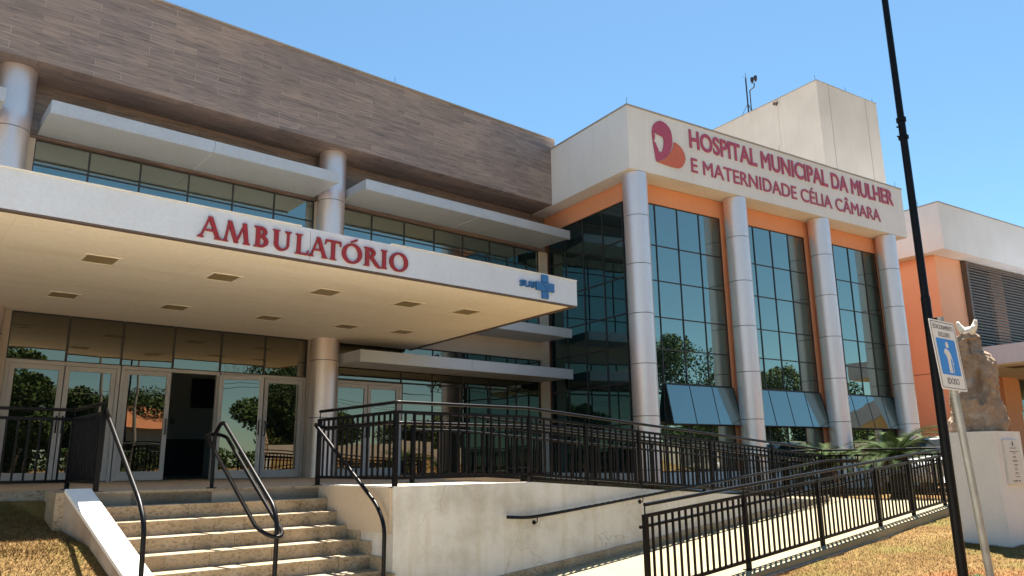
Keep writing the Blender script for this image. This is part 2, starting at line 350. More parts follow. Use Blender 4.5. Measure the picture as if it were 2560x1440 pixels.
# ------------------------------------------------------------------ ground
def sstep(a, b, x):
    t = min(1, max(0, (x-a)/(b-a))); return t*t*(3-2*t)
def uv_of(x, y): return x*CT + y*ST, -x*ST + y*CT
def kerb_z(v): return min(0.0, -0.577*(9.45-v))
def ground_z(x, y):
    u, v = uv_of(x, y)
    zf = -1.42 + 1.30*sstep(-1.0, -9.0, y)                       # rises to the street behind the viewer
    if v > 7.69 and u > 4.9:                                     # planted strip between ramp and building
        zz = -0.06 - 0.075*max(0, u-7.3)*max(0.25, min(1, (15.5-v)/6.0)); zz = max(zz, -0.62)
        if v < 9.6: zz = -1.6
        if u > 16.2: zz = max(-0.6, -0.5 - 0.02*(16-v)) if v > 4 else -0.55
        return zz
    zr = -1.03 + 0.078*(u-8.36) - 0.075 + 0.02*min(0, v-5.5)
    zr = max(-1.42, min(zr, -0.55))
    if u > 4.9: return zr + (zf+1.42) if v < 5.45 or u > 16.2 else -1.6
    zl = min(-0.10 - 0.205*(10.75-v), kerb_z(v)-0.14 if v < 9.4 else 0.0, -0.10); zl = max(-1.42, zl)
    if u < 2.3 and v > 7.1:
        return max(zl, zf) if v < 10.9 else -0.4
    if v > 7.2: return -1.6
    return zf
def grid(x0, x1, y0, y1, st):
    nx = int((x1-x0)/st)+1; ny = int((y1-y0)/st)+1; vs = []; fs = []
    for j in range(ny):
        for i in range(nx):
            x = x0+i*st; y = y0+j*st; vs.append((x, y, ground_z(x, y)+0.02*noise.noise((x*0.9, y*0.9, 0))))
    for j in range(ny-1):
        for i in range(nx-1): fs.append((j*nx+i, j*nx+i+1, (j+1)*nx+i+1, (j+1)*nx+i))
    return vs, fs
g = MB(); vs, fs = grid(-14, 34, -10, 16, 0.2); g.add(vs, fs, True)
z0 = -0.14
for (a, b, c, d) in ((-900, -14, -900, 900), (34, 900, -900, 900), (-14, 34, -900, -10), (-14, 34, 16, 900)):
    g.quad((a, c, z0-0.5 if c > 0 else z0), (b, c, z0-0.5 if c > 0 else z0), (b, d, z0-0.5), (a, d, z0-0.5))
struct('ground', g, M_lawn)
rd = MB(); rd.quad((-200, -19, 0.03), (300, -19, 0.03), (300, -11, -0.02), (-200, -11, -0.02)); struct('road', rd, M_asph)
pv = MB(); pv.box(-200, 300, -10.9, -9.6, -0.3, 0.08); struct('pavement', pv, M_kerb)
# terrace, ramps
tr = MB(W)
tr.prism([(-14, 10.8), (1.82, 10.8), (1.82, 9.5), (4.72, 9.5), (4.72, 7.72), (6.87, 7.72), (6.87, 9.5), (7.5, 9.6), (7.6, 13.0), (11.4, 13.2), (11.4, 16.9), (9.0, 20.6), (-14, 20.6)], -0.5, 0.0)
struct('terrace', tr, M_floor)
ur = MB(W)
RZ = lambda u: 0.0 - 0.0685*(u-6.87)
ur.prism([(6.87, 7.72), (14.5, 7.72), (14.5, 9.42), (6.87, 9.42)], -1.6, lambda a, b: RZ(a))
ur.prism([(14.5, 5.375), (16.0, 5.375), (16.0, 9.42), (14.5, 9.42)], -1.6, -0.523)
LZ = lambda u: -1.05 + 0.083*(u-8.07)
ur.prism([(3.6, 5.375), (14.5, 5.375), (14.5, 7.69), (3.6, 7.69)], -1.75, lambda a, b: max(-1.42, LZ(a)))
struct('ramp_path', ur, M_ramp)
wk = MB(W); wk.box(-14, 4.2, -3.0, 7.1, -1.8, -1.40)
struct('bounce_paving', wk, M_bounce)  # unseen paving, added wide and pale to bounce sunlight onto the soffit
# ------------------------------------------------------------------ retaining wall
rw = thing('retaining_wall', 'worn white rendered wall with cracks beside the granite steps', 'wall', W(4.75, 7.69, -1.4), TH)
b = MB(W)
b.prism([(4.75, 7.69), (6.87, 7.69), (14.45, 7.69), (14.45, 7.86), (6.87, 7.86), (4.92, 7.86), (4.92, 9.45), (4.75, 9.45)], -1.6, lambda a, q: 0.012 if a <= 6.87 else 0.012+RZ(a))
part('wall', b, M_wall, rw)
b = MB(W); n = 14
pu = [5.0+i*(14.46-5.0)/n for i in range(n+1)]
for i in range(n):
    a0, a1 = pu[i], pu[i+1]; f = lambda a, q: max(-1.42, LZ(a))+0.11
    b.prism([(a0, 7.665), (a1-0.004, 7.665), (a1-0.004, 7.688), (a0, 7.688)], -1.6, f)
part('skirting', b, M_granite, rw, 'speckled granite skirting at the foot of the wall')
b = MB(W); b.prism([(14.452, 7.69), (14.64, 7.69), (14.64, 7.86), (14.452, 7.86)], -1.6, -0.50); part('wall_end', b, M_wall, rw)
kb = MB(W); kb.prism([(3.6, 5.345), (16.0, 5.345), (16.0, 5.374), (3.6, 5.374)], -1.9, lambda a, q: max(-1.42, min(-0.525, LZ(a)))-0.006)
solo('ramp_kerb', kb, M_kerb, 'low grey concrete kerb edging the lower ramp beside the lawn', 'kerb', W(9, 5.4, -1.2))
# ------------------------------------------------------------------ staircase
stc = thing('staircase', 'speckled granite staircase rising to the terrace', 'staircase', W(3.4, 8.3, -1.37), TH)
RIS, TRD = 0.1515, 0.264
for k in range(9):
    v1 = 9.5-k*TRD; z1 = -k*RIS; u0 = 1.95+0.235*(9.35-v1)*0.98
    b = MB(W); 
    joints = [u0-0.02] + [x for x in (2.45+0.55*(k % 3), 3.35+0.32*(k % 3), 4.15+0.2*(k % 2)) if u0+0.2 < x < 4.6] + [4.75]
    for i in range(len(joints)-1):
        b.box(joints[i]+0.002, joints[i+1]-0.002, v1, v1+0.29 if k else v1+0.05, z1-RIS-0.01, z1-0.026)
    s = part('step', b, M_granite, stc)
    b = MB(W)
    for i in range(len(joints)-1):
        b.box(joints[i]+0.0015, joints[i+1]-0.0015, v1-0.014, v1+0.30 if k else v1+0.002, z1-0.025, z1+(0.0 if k else 0.003))
    part('tread', b, M_granite, s)
b = MB(W)   # stepped granite skirting on the wall, end of the stairs
for k in range(9):
    v1 = 9.5-k*TRD; z1 = -k*RIS
    b.prism([(4.722, v1-0.30), (4.749, v1-0.30), (4.749, v1-0.04), (4.722, v1-0.04)], z1-RIS*1.2, lambda a, q, z1=z1: z1-0.005)
part('skirting', b, M_granite, stc)
b = MB(W)   # sloping white side kerb
def kr(v): return 2.03+0.235*(9.40-v)
def kl(v): return 1.78+0.235*(9.40-v)
v9, v7 = 9.42, 7.0
for (a, c) in ((9.42, 8.6), (8.599, 7.8), (7.799, 7.0)):
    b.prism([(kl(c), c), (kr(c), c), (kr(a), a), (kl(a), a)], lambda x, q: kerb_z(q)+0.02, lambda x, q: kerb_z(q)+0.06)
sk = part('side_kerb', b, M_white, stc, 'white painted sloping kerb along the left end of the steps')
b = MB(W)
for (a, c) in ((9.42, 8.6), (8.599, 7.8), (7.799, 7.0)):
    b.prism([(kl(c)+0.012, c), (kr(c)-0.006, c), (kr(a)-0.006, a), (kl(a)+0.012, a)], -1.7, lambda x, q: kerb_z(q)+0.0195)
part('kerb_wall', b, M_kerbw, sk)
b = MB(W); b.prism([(1.70, 9.421), (2.03, 9.421), (2.03, 9.9), (1.70, 9.9)], -0.6, 0.006); part('kerb_block', b, M_granite, stc)
eb = MB(W); eb.box(-14, 1.818, 10.76, 10.798, -0.3, 0.004); 
solo('terrace_edge', eb, M_granite, 'thin granite facing along the terrace edge above the left lawn', 'edging', W(0, 10.78, -0.1))
# ------------------------------------------------------------------ railings
BAL = MB(); BAL.box(-0.011, 0.011, -0.011, 0.011, 0, 0.755)
BALM = mesh_from('baluster', BAL.v, BAL.f); BALM.materials.append(M_black)
def railing(label, pts, posts, H=0.97, T=W, side=1, mid=True, spacing=0.118, ends=True, group='black steel railings', skip_first=False):
    "pts: polyline (u,v,z) of the base; posts: indices/params list of arc fractions per segment"
    base = pts[0]; o = thing('railing', label, 'railing', T(*base), TH, group)
    P = [Vector(p) for p in pts]
    top = MB(T); top.tube(rounded([(p.x, p.y, p.z+H) for p in P], 0.06), 0.021, 10); part('handrail', top, M_black, o)
    fb = MB(T); bb = MB(T)
    for a, c in zip(P[:-1], P[1:]):
        d = (c-a); n = Vector((-d.y, d.x, 0)).normalized()*0.017
        for m_, h, th in ((fb, H-0.115, 0.018), (bb, 0.105, 0.018)):
            q = [a-n, c-n, c+n, a+n]
            m_.add([tuple(x+Vector((0, 0, h-th))) for x in q]+[tuple(x+Vector((0, 0, h+th))) for x in q],
                [(0, 3, 2, 1), (4, 5, 6, 7), (0, 1, 5, 4), (1, 2, 6, 5), (2, 3, 7, 6), (3, 0, 4, 7)])
    part('top_bar', fb, M_black, o); part('bottom_bar', bb, M_black, o)
    if mid:
        mm = MB(T); q = []
        for i, p in enumerate(P):
            d = (P[min(i+1, len(P)-1)]-P[max(i-1, 0)]); n = Vector((-d.y, d.x, 0)).normalized()*0.075*side
            q.append((p.x+n.x, p.y+n.y, p.z+H-0.235))
        mm.tube(rounded(q, 0.08), 0.02, 8); part('middle_handrail', mm, M_black, o)
    nb = 0
    for si, (a, c) in enumerate(zip(P[:-1], P[1:])):
        fr = posts[si]; d = c-a; L = Vector((d.x, d.y, 0)).length
        for f in fr:
            if si > 0 and f == 0: continue
            p = a+d*f; m_ = MB(T)
            m_.box(p.x-0.025, p.x+0.025, p.y-0.025, p.y+0.025, p.z+0.008, p.z+H-0.10)
            m_.cyl(p.x, p.y, p.z+H-0.10, p.z+H-0.015, 0.008, 6)
            q = part('post', m_, M_black, o)
            m_ = MB(T); m_.box(p.x-0.06, p.x+0.06, p.y-0.05, p.y+0.05, p.z+0.0, p.z+0.0075); part('base_plate', m_, M_black, q)
        e = sorted(set([0.0]+list(fr)+[1.0]))
        for f0, f1 in zip(e[:-1], e[1:]):
            n = max(1, round((f1-f0)*L/spacing))
            for k in range(1, n):
                if nb >= 98: break
                p = a+d*(f0+(f1-f0)*k/n); inst('baluster', BALM, o, loc_of(o, T(p.x, p.y, p.z+0.105)), 0); nb += 1
    return o
railing('black railing turning the terrace corner and following the ramp wall', [(4.80, 9.70, 0), (4.80, 7.76, 0), (6.87, 7.76, 0), (14.5, 7.76, -0.523)],
    [[0, 1], [1], [0.14, 0.29, 0.525, 0.77, 1]], side=1, spacing=0.128)
railing('sloping black railing on the kerb between lower ramp and lawn', [(6.55, 5.56, -1.165), (14.45, 5.56, -0.565), (16.0, 5.56, -0.523)],
    [[0, 0.235, 0.46, 0.68, 0.83, 0.99], [1]], side=1)
railing('black railing closing the far end of the ramp landing', [(15.95, 5.68, -0.523), (15.95, 9.38, -0.523)], [[0.0, 0.33, 0.66, 1]], side=1)
railing('black railing on the building side of the upper ramp', [(6.1, 9.40, 0), (6.87, 9.40, 0), (15.85, 9.40, -0.56)], [[0], [0, 0.16, 0.33, 0.5, 0.67, 0.84, 1]], side=-1)
railing('black railing on the terrace edge left of the steps', [(-8.0, 10.95, 0), (2.08, 10.95, 0), (2.10, 9.56, 0)], [[0.2, 0.4, 0.6, 0.8, 1], [1]], side=1, mid=False)
HR = [('handrail', 'bent black handrail along the left kerb of the steps', [(2.12, 9.58, 0.90), (2.15, 8.03, -0.045), (2.16, 7.83, -0.25), (2.17, 7.81, -0.87)], 0.12),
      ('handrail', 'bent black handrail in front of the white wall right of the steps', [(4.74, 7.74, 0.735), (4.74, 9.42, 0.735), (4.62, 9.50, 0.80), (4.62, 7.83, -0.19), (4.62, 7.66, -0.40), (4.62, 7.66, -1.06)], 0.13)]
for nm, lab, pth, rad in HR:
    o = thing(nm, lab, 'handrail', W(*pth[-1]), TH, 'handrails of the steps')
    b = MB(W); b.tube(rounded(pth, rad, 7), 0.0235, 12); part('tube', b, M_black, o)
o = thing('handrail', 'double looped black handrail in the middle of the steps', 'handrail', W(3.4, 7.76, -0.9), TH, 'handrails of the steps')
b = MB(W); b.tube(rounded([(3.4, 9.68, 0.0), (3.4, 9.70, 0.66), (3.4, 9.45, 0.80), (3.4, 7.82, -0.155), (3.4, 7.72, -0.33), (3.4, 7.72, -0.92)], 0.11, 7), 0.0235, 12); part('tube', b, M_black, o)
b = MB(W); q = []
for i in range(9): a = math.pi*i/8; q.append((3.4-0.12*math.cos(a), 9.60+0.14*math.sin(a), 0.60+0.05*math.sin(a)))
for i in range(9): a = math.pi*i/8; q.append((3.4+0.12*math.cos(a), 7.98-0.28*math.sin(a), -0.345-0.10*math.sin(a)))
b.tube(q, 0.0215, 10, closed=True); part('loop_tube', b, M_black, o)
b = MB(W); b.cyl(3.4, 9.68, 0.001, 0.012, 0.06, 16); part('base_plate', b, M_black, o)
o = thing('wall_handrail', 'long black handrail bracketed to the ramp wall', 'handrail', W(6.4, 7.63, -0.4), TH, 'handrails of the ramp')
b = MB(W); b.tube(rounded([(6.36, 7.62, -0.40), (6.7, 7.62, -0.425), (7.2, 7.62, -0.39), (14.4, 7.62, 0.235), (14.75, 7.62, 0.24), (15.6, 7.62, 0.24)], 0.15, 5), 0.021, 10); part('tube', b, M_black, o)
for uu, zz in ((6.86, -0.42), (8.95, -0.245), (11.0, -0.065), (13.0, 0.105)):
    b = MB(W); b.tube(rounded([(uu, 7.62, zz-0.015), (uu, 7.62, zz-0.075), (uu, 7.688, zz-0.075)], 0.03), 0.007, 6)
    b.tube([(uu, 7.688, zz-0.075), (uu, 7.676, zz-0.075)], 0.028, 12); part('bracket', b, M_black, o)
# ------------------------------------------------------------------ facade helpers
def FW(a, d, z): return W(a, 16.6-d, z)            # clinic facade: a along, d outwards
def FB(a, d, z): return Vector((a, 14.75-d, z))    # block front
def FL(a, d, z): return Vector((13.2-d, a, z))     # block left side
def panes(T, ae, ze, d=-0.05, jit=0.0022, skip=(), tilt=0.0):
    g_ = MB(T); m_ = MB(T)
    for i in range(len(ae)-1):
        for j in range(len(ze)-1):
            if (i, j) in skip: continue
            a0, a1, z0_, z1_ = ae[i], ae[i+1], ze[j], ze[j+1]
            sx = random.uniform(-jit, jit)*(a1-a0); sz = random.uniform(-jit, jit)*(z1_-z0_)
            sz -= tilt*(z1_-z0_)/2
            g_.quad((a0, d-sx-sz, z0_), (a1, d+sx-sz, z0_), (a1, d+sx+sz, z1_), (a0, d-sx+sz, z1_))
    return g_
def bars(T, ae, ze, w=0.028, d0=-0.09, d1=-0.025, hw=None):
    m_ = MB(T); hw = hw or w
    for k, a in enumerate(ae): m_.box(a-w/2, a+w/2, d0, d1, ze[0], ze[-1])
    for z in ze:
        for i in range(len(ae)-1): m_.box(ae[i]+w/2+0.0005, ae[i+1]-w/2-0.0005, d0, d1-0.004, z-hw/2, z+hw/2)
    return m_
def glazing(parent, T, ae, ze, gm, d=-0.05, w=0.03, name='glazing', skip=(), hw=None, tilt=0.0):
    o = part(name, panes(T, ae, ze, d, skip=skip, tilt=tilt), gm, parent)
    part('mullions', bars(T, ae, ze, w, d-0.03, d+0.02, hw), M_frame, o); return o
# ------------------------------------------------------------------ clinic building
cl = thing('clinic_building', 'outpatient building with brown wood-look fascia and long pale canopy', 'building', W(5, 16.6, 0), TH)
b = MB(W); b.box(-14, 15.52, 20.6, 30, -0.5, 9.6); b.box(-14.2, -14, 15.8, 30, -0.5, 9.6); part('wall', b, M_beige, cl)
b = MB(W); b.box(-14, 15.12, 15.68, 15.9, 7.75, 9.84); part('wood_fascia', b, M_woodF, cl, 'brown wood-look tile fascia along the roof')
b = MB(W); b.box(-14, 15.10, 15.64, 15.95, 9.841, 9.87); part('coping', b, M_coping, cl)
b = MB(W); b.box(-14, 15.12, 15.9, 16.74, 7.754, 7.9); part('wood_soffit', b, M_woodS, cl)
b = MB(W); b.box(-14, 15.6, 16.74, 16.9, 6.56, 8.6); part('wood_band', b, M_woodF, cl)
b = MB(W); b.box(-14, 15.1, 15.9, 30, 9.4, 9.6); part('roof', b, M_coping, cl)
b = MB(W)
for a0, a1 in ((7.83, 8.46), (15.21, 15.52), (1.17, 1.92), (-5.5, -4.9)):
    b = MB(W); b.box(a0, a1, 16.56, 16.95, 0.0, 6.55); part('pier', b, M_beige, cl)
b = MB(W); b.box(8.461, 15.209, 16.57, 16.95, 3.21, 3.9); part('spandrel', b, M_beige, cl)
BAYS = [[1.93, 2.90, 3.87, 4.86, 5.84, 6.82, 7.82], [8.47, 9.44, 10.42, 11.38, 12.35, 13.32, 14.27, 15.2], [-4.88, -3.9, -2.9, -1.9, -0.9, 0.15, 1.16]]
glazing(cl, FW, BAYS[0], [3.6, 4.6, 5.35, 6.05, 6.55], M_glass); glazing(cl, FW, BAYS[1], [3.9, 4.6, 5.35, 6.05, 6.55], M_glass); glazing(cl, FW, BAYS[2], [3.6, 4.6, 5.35, 6.05, 6.55], M_glass)
glazing(cl, FW, BAYS[0], [2.25, 3.13], M_gdoor, w=0.035, tilt=-0.013); glazing(cl, FW, BAYS[2], [0.02, 1.1, 2.25, 3.13], M_gdoor)
glazing(cl, FW, [8.47]+BAYS[1][2:], [2.28, 3.2], M_gdoor); glazing(cl, FW, [10.45]+BAYS[1][3:], [0.03, 1.1, 2.27], M_gdoor)
# pillars
for u in (-5.2, 1.46, 8.12):
    o = None
    zs = [0.0, 1.31, 2.62, 3.93, 5.2, 6.5, 7.76]
    b = MB(W)
    for i in range(len(zs)-1): b.cyl(u, 16.32, zs[i]+(0.010 if i else 0), zs[i+1]-0.010, 0.325, 40)
    o = part('pillar', b, M_alum, cl); b = MB(W)
    for z in zs[1:-1]: b.cyl(u, 16.32, z-0.02, z+0.02, 0.314, 32)
    part('seam', b, M_seam, o)
# awnings
def awning(u0, u1, z0_, z1_, joints=()):
    b = MB(W); b.box(u0, u1, 15.24, 16.55, z0_+0.03, z1_)
    js = [u0]+list(joints)+[u1]
    for i in range(len(js)-1): b.box(js[i]+0.004, js[i+1]-0.004, 15.22, 15.235, z0_+0.02, z1_+0.004)
    b.box(u0, u1, 15.225, 15.30, z0_, z0_+0.0195)
    o = part('awning', b, M_awn, cl)
    b = MB(W)
    for j in joints: b.box(j-0.008, j+0.008, 15.31, 16.5, z0_+0.024, z0_+0.0295)
    b.box(u0+0.02, u1-0.02, 15.31, 15.322, z0_+0.024, z0_+0.0295); part('panel_seam', b, M_stucco, o)
awning(1.93, 7.76, 6.60, 6.85, (4.9,)); awning(8.44, 15.20, 6.62, 6.87, (11.9,)); awning(-4.9, 1.235, 6.60, 6.85, (-1.9,))
awning(8.44, 15.16, 3.70, 3.95, (11.9,)); awning(8.44, 15.16, 2.53, 2.80, (11.6,))
# canopy
cp = [(-14, 9.95), (10.07, 9.95), (10.62, 16.5), (-14, 16.5)]
b = MB(W); b.prism([(-13.9, 10.0), (10.02, 10.0), (10.56, 16.52), (-13.9, 16.52)], 3.125, 3.52); cno = part('canopy', b, M_soffit, cl, 'deep flat canopy with pale soffit')
b = MB(W)
fj = [-14, -7.5, -1.5, 4.65, 9.28, 10.07]
for i in range(len(fj)-1): b.box(fj[i]+0.004, fj[i+1]-0.004, 9.95, 9.985, 3.13, 3.605)
b.prism([(10.03, 9.99), (10.07, 9.95), (10.62, 16.5), (10.58, 16.5)], 3.13, 3.605)
b.box(-14, 10.0, 9.99, 10.2, 3.53, 3.60); part('fascia', b, M_fascia, cno)
b = MB(W); b.box(-14, 10.06, 9.955, 10.03, 3.105, 3.128); b.prism([(9.985, 10.03), (10.06, 10.03), (10.61, 16.5), (10.53, 16.5)], 3.105, 3.124); part('drip_edge', b, M_trim, cno)
b = MB(W); b.box(-14, 4.5, 9.93, 10.1, 3.607, 3.622); b.box(6.0, 10.07, 9.93, 10.1, 3.607, 3.622); part('flashing', b, M_white, cno)
b = MB(W); b.prism([(-13.95, 10.22), (10.0, 10.22), (10.52, 16.5), (-13.95, 16.5)], 3.522, 3.56); part('roof_membrane', b, M_kerb, cno)  # dark sheet added on the unseen top to cut bounce onto the awnings
for (u, v) in [(0.57, 11.69), (2.31, 11.69), (4.04, 11.69), (5.78, 11.69), (7.42, 11.69), (8.72, 11.64), (0.65, 14.55), (2.38, 14.55), (4.18, 14.51), (5.96, 14.47), (7.65, 14.44), (8.96, 14.31)]:
    b = MB(W)
    for (a0, a1, c0, c1) in ((-.23, .23, -.25, -.22), (-.23, .23, .22, .25), (-.23, -.20, -.2195, .2195), (.20, .23, -.2195, .2195)): b.box(u+a0, u+a1, v+c0, v+c1, 3.116, 3.1245)
    o = part('ceiling_light', b, M_soffit, cno)
    b = MB(W); b.box(u-.1995, u+.1995, v-.2195, v+.2195, 3.1225, 3.1248); part('diffuser', b, M_lamp, o)
# doors
def leaf_door(parent, u0, u1, T=FW, d=-0.02, hand=None, z0_=0.015, z1_=2.17, name='door'):
    f = MB(T); w = 0.085
    f.box(u0, u0+w, d-0.05, d, z0_, z1_); f.box(u1-w, u1, d-0.05, d, z0_, z1_)
    f.box(u0+w, u1-w, d-0.05, d-0.001, z0_, z0_+0.17); f.box(u0+w, u1-w, d-0.05, d-0.001, z1_-0.09, z1_)
    o = part(name, f, M_doorfr, parent)
    g_ = MB(T); s1 = random.uniform(-.002, .002); g_.quad((u0+w, d-0.025, z0_+0.17), (u1-w, d-0.025+s1, z0_+0.17), (u1-w, d-0.025+s1, z1_-0.09), (u0+w, d-0.025, z1_-0.09)); part('glass', g_, M_gdoor, o)
    if hand is not None:
        h = MB(T); h.tube(rounded([(hand, d, 1.22), (hand, d+0.06, 1.22), (hand, d+0.06, 0.92), (hand, d, 0.92)], 0.03), 0.013, 8); part('handle', h, M_black, o)
    return o
def frame(parent, u0, u1):
    f = MB(FW); f.box(u0, u0+0.065, -0.08, -0.005, 0, 2.245); f.box(u1-0.065, u1, -0.08, -0.005, 0, 2.245); f.box(u0+0.0655, u1-0.0655, -0.08, -0.006, 2.175, 2.245)
    part('door_frame', f, M_doorfr, parent)
for (u0, u1) in ((1.93, 3.87), (3.89, 5.84), (5.86, 7.82), (8.50, 10.42)): frame(cl, u0, u1)
leaf_door(cl, 2.0, 2.89, hand=2.85); leaf_door(cl, 2.91, 3.80, hand=2.95)
leaf_door(cl, 3.96, 4.85, hand=4.80)
leaf_door(cl, 6.85, 7.75, hand=6.89); leaf_door(cl, 5.93, 6.83, hand=6.78)
leaf_door(cl, 8.57, 9.45, hand=9.41); leaf_door(cl, 9.47, 10.35, hand=9.51)
an = math.radians(22)
def OD(a, d, z): return FW(5.83+a*math.cos(an)-d*math.sin(an), 0.02+a*math.sin(an)+d*math.cos(an), z)
leaf_door(cl, 0.0, 0.90, T=OD, d=0.04, hand=0.85, name='open_door')
b = MB(W)
b.quad((3.0, 20.5, 0), (9.2, 20.5, 0), (9.2, 20.5, 3.2), (3.0, 20.5, 3.2)); b.quad((3.0, 16.75, 0), (3.0, 20.5, 0), (3.0, 20.5, 3.2), (3.0, 16.75, 3.2))
b.quad((9.2, 16.75, 0), (9.2, 20.5, 0), (9.2, 20.5, 3.2), (9.2, 16.75, 3.2)); b.quad((3.0, 16.75, 3.2), (9.2, 16.75, 3.2), (9.2, 20.5, 3.2), (3.0, 20.5, 3.2))
lob = part('lobby', b, M_lobby, cl)
b = MB(W); b.box(5.2, 6.9, 20.40, 20.48, 0.05, 0.95); b.box(4.9, 5.6, 20.42, 20.48, 1.75, 2.5); b.box(6.5, 7.2, 20.42, 20.48, 1.75, 2.5); part('counter', b, M_sblack, lob)
b = MB(W); put_text(b, '8', 6.02, 6.12, 1.32, 1.47, lambda x, h, d: (x, 20.44-d, h), 0.005); part('number', b, M_room, lob)
# lettering
GL = []
def strip(pts, ws):
    L = []; Rr = []
    for i, p in enumerate(pts):
        a = Vector(pts[max(0, i-1)]); c = Vector(pts[min(len(pts)-1, i+1)]); t_ = (c-a).normalized(); n_ = Vector((-t_.y, t_.x))*ws[i]/2
        L.append((p[0]+n_.x, p[1]+n_.y)); Rr.append((p[0]-n_.x, p[1]-n_.y))
    return [[L[i], L[i+1], Rr[i+1], Rr[i]] for i in range(len(pts)-1)]
def ell(cx, cy, rx, ry, a0, a1, wf, n=18):
    pts = []; ws = []
    for i in range(n+1):
        a = math.radians(a0+(a1-a0)*i/n); pts.append((cx+rx*math.cos(a), cy+ry*math.sin(a))); ws.append(wf(a))
    return strip(pts, ws)
def serif(x, y, l, s=1, br=0.08):
    h = 0.035*s; return [[(x-l, y), (x+l, y), (x+l, y+h), (x-l, y+h)], [(x-l*0.75, y+h), (x+l*0.75, y+h), (x+l*0.42, y+h+br*s), (x-l*0.42, y+h+br*s)]]
def vst(x, w): return [[(x-w/2, 0.01), (x+w/2, 0.01), (x+w/2, 0.99), (x-w/2, 0.99)]]
def dg(x0, y0, x1, y1, w): return [[(x0-w/2, y0), (x0+w/2, y0), (x1+w/2, y1), (x1-w/2, y1)]]
OW = lambda a: 0.09+0.10*abs(math.cos(a))
GLY = {
 'A': (0.96, dg(0.12, 0.01, 0.45, 1.02, 0.085)+dg(0.46, 1.02, 0.82, 0.01, 0.17)+[[(0.24, 0.34), (0.70, 0.34), (0.68, 0.41), (0.26, 0.41)]]+serif(0.12, 0, 0.13)+serif(0.82, 0, 0.15)),
 'M': (1.15, dg(0.13, 0.01, 0.26, 1.0, 0.085)+dg(0.27, 1.0, 0.58, 0.0, 0.17)+dg(0.57, 0.0, 0.89, 1.0, 0.085)+dg(0.88, 1.0, 1.0, 0.01, 0.17)+serif(0.13, 0, 0.12)+serif(1.0, 0, 0.15)),
 'B': (0.68, vst(0.20, 0.18)+ell(0.26, 0.755, 0.25, 0.205, -92, 92, lambda a: 0.08+0.09*abs(math.cos(a)))+ell(0.26, 0.29, 0.32, 0.25, -92, 92, lambda a: 0.08+0.10*abs(math.cos(a)))+serif(0.17, 0, 0.15)+serif(0.17, 1, 0.15, -1)),
 'U': (0.95, [[(0.13, 0.35), (0.31, 0.35), (0.31, 0.99), (0.13, 0.99)], [(0.71, 0.35), (0.81, 0.35), (0.81, 0.99), (0.71, 0.99)]]+ell(0.49, 0.36, 0.27, 0.31, 180, 360, lambda a: 0.10+(0.08 if math.cos(a) < 0 else 0.0)*abs(math.cos(a)))+serif(0.22, 1, 0.17, -1)+serif(0.76, 1, 0.15, -1)),
 'L': (0.68, vst(0.20, 0.18)+[[(0.2, 0.0), (0.66, 0.0), (0.66, 0.08), (0.2, 0.08)], [(0.60, 0.08), (0.66, 0.08), (0.68, 0.26), (0.65, 0.26)]]+serif(0.17, 0, 0.15)+serif(0.20, 1, 0.18, -1)),
 'T': (0.86, vst(0.43, 0.18)+[[(0.04, 0.91), (0.82, 0.91), (0.83, 1.0), (0.03, 1.0)], [(0.03, 0.91), (0.09, 0.91), (0.05, 0.74), (0.02, 0.74)], [(0.77, 0.91), (0.83, 0.91), (0.84, 0.74), (0.81, 0.74)]]+serif(0.43, 0, 0.18)),
 'O': (1.0, ell(0.5, 0.5, 0.415, 0.475, 0, 360, OW, 32)),
 'R': (0.90, vst(0.20, 0.18)+ell(0.26, 0.73, 0.28, 0.225, -92, 92, lambda a: 0.08+0.10*abs(math.cos(a)))+[[(0.30, 0.53), (0.48, 0.53), (0.86, 0.06), (0.66, 0.06)], [(0.66, 0.06), (0.86, 0.06), (0.97, -0.03), (0.80, -0.03)]]+serif(0.17, 0, 0.15)+serif(0.17, 1, 0.15, -1)),
 'I': (0.40, vst(0.20, 0.18)+serif(0.20, 0, 0.17)+serif(0.20, 1, 0.17, -1)),
}
word = [('A', 3.062, 3.375), ('M', 3.38, 3.765), ('B', 3.805, 4.02), ('U', 4.058, 4.365), ('L', 4.405, 4.615), ('A', 4.62, 4.915), ('T', 4.868, 5.135), ('O', 5.15, 5.475), ('R', 5.505, 5.795), ('I', 5.80, 5.928), ('O', 5.965, 6.29)]
b = MB(W)
def add_poly(mb, poly, d0, d1, vv=9.95): 
    n = len(poly); mb.add([(x, vv-d0, z) for x, z in poly]+[(x, vv-d1, z) for x, z in poly], [tuple(range(n, 2*n))]+[(i, (i+1) % n, n+(i+1) % n, n+i) for i in range(n)])
k = 0
for ch, u0, u1 in word:
    wd, polys = GLY[ch]
    for pl in polys:
        k += 1; dd = 0.035+0.0007*(k % 9)
        add_poly(b, [(u0+x/wd*(u1-u0), 3.19+z*0.292) for x, z in pl], 0.002, dd)
add_poly(b, [(5.30, 3.505), (5.40, 3.545), (5.385, 3.575), (5.285, 3.525)], 0.002, 0.036)
part('lettering', b, M_red, cno, 'dark red raised serif letters AMBULATÓRIO')
b = MB(W); put_text(b, 'SUS', 8.63, 8.985, 3.315, 3.432, lambda x, h, d: (x, 9.948-0.018-d, h), 0.012, 0.016)
cx0, cz = 9.23, 3.375
add_poly(b, [(9.155, 3.462), (9.305, 3.462), (9.305, 3.595), (9.155, 3.595)], 0.002, 0.04)
add_poly(b, [(9.155, 3.158), (9.305, 3.158), (9.305, 3.286), (9.155, 3.286)], 0.002, 0.04)
add_poly(b, [(9.01, 3.295), (9.27, 3.295), (9.13, 3.452), (9.01, 3.452)], 0.002, 0.042)
add_poly(b, [(9.283, 3.295), (9.45, 3.295), (9.45, 3.452), (9.143, 3.452)], 0.002, 0.042)
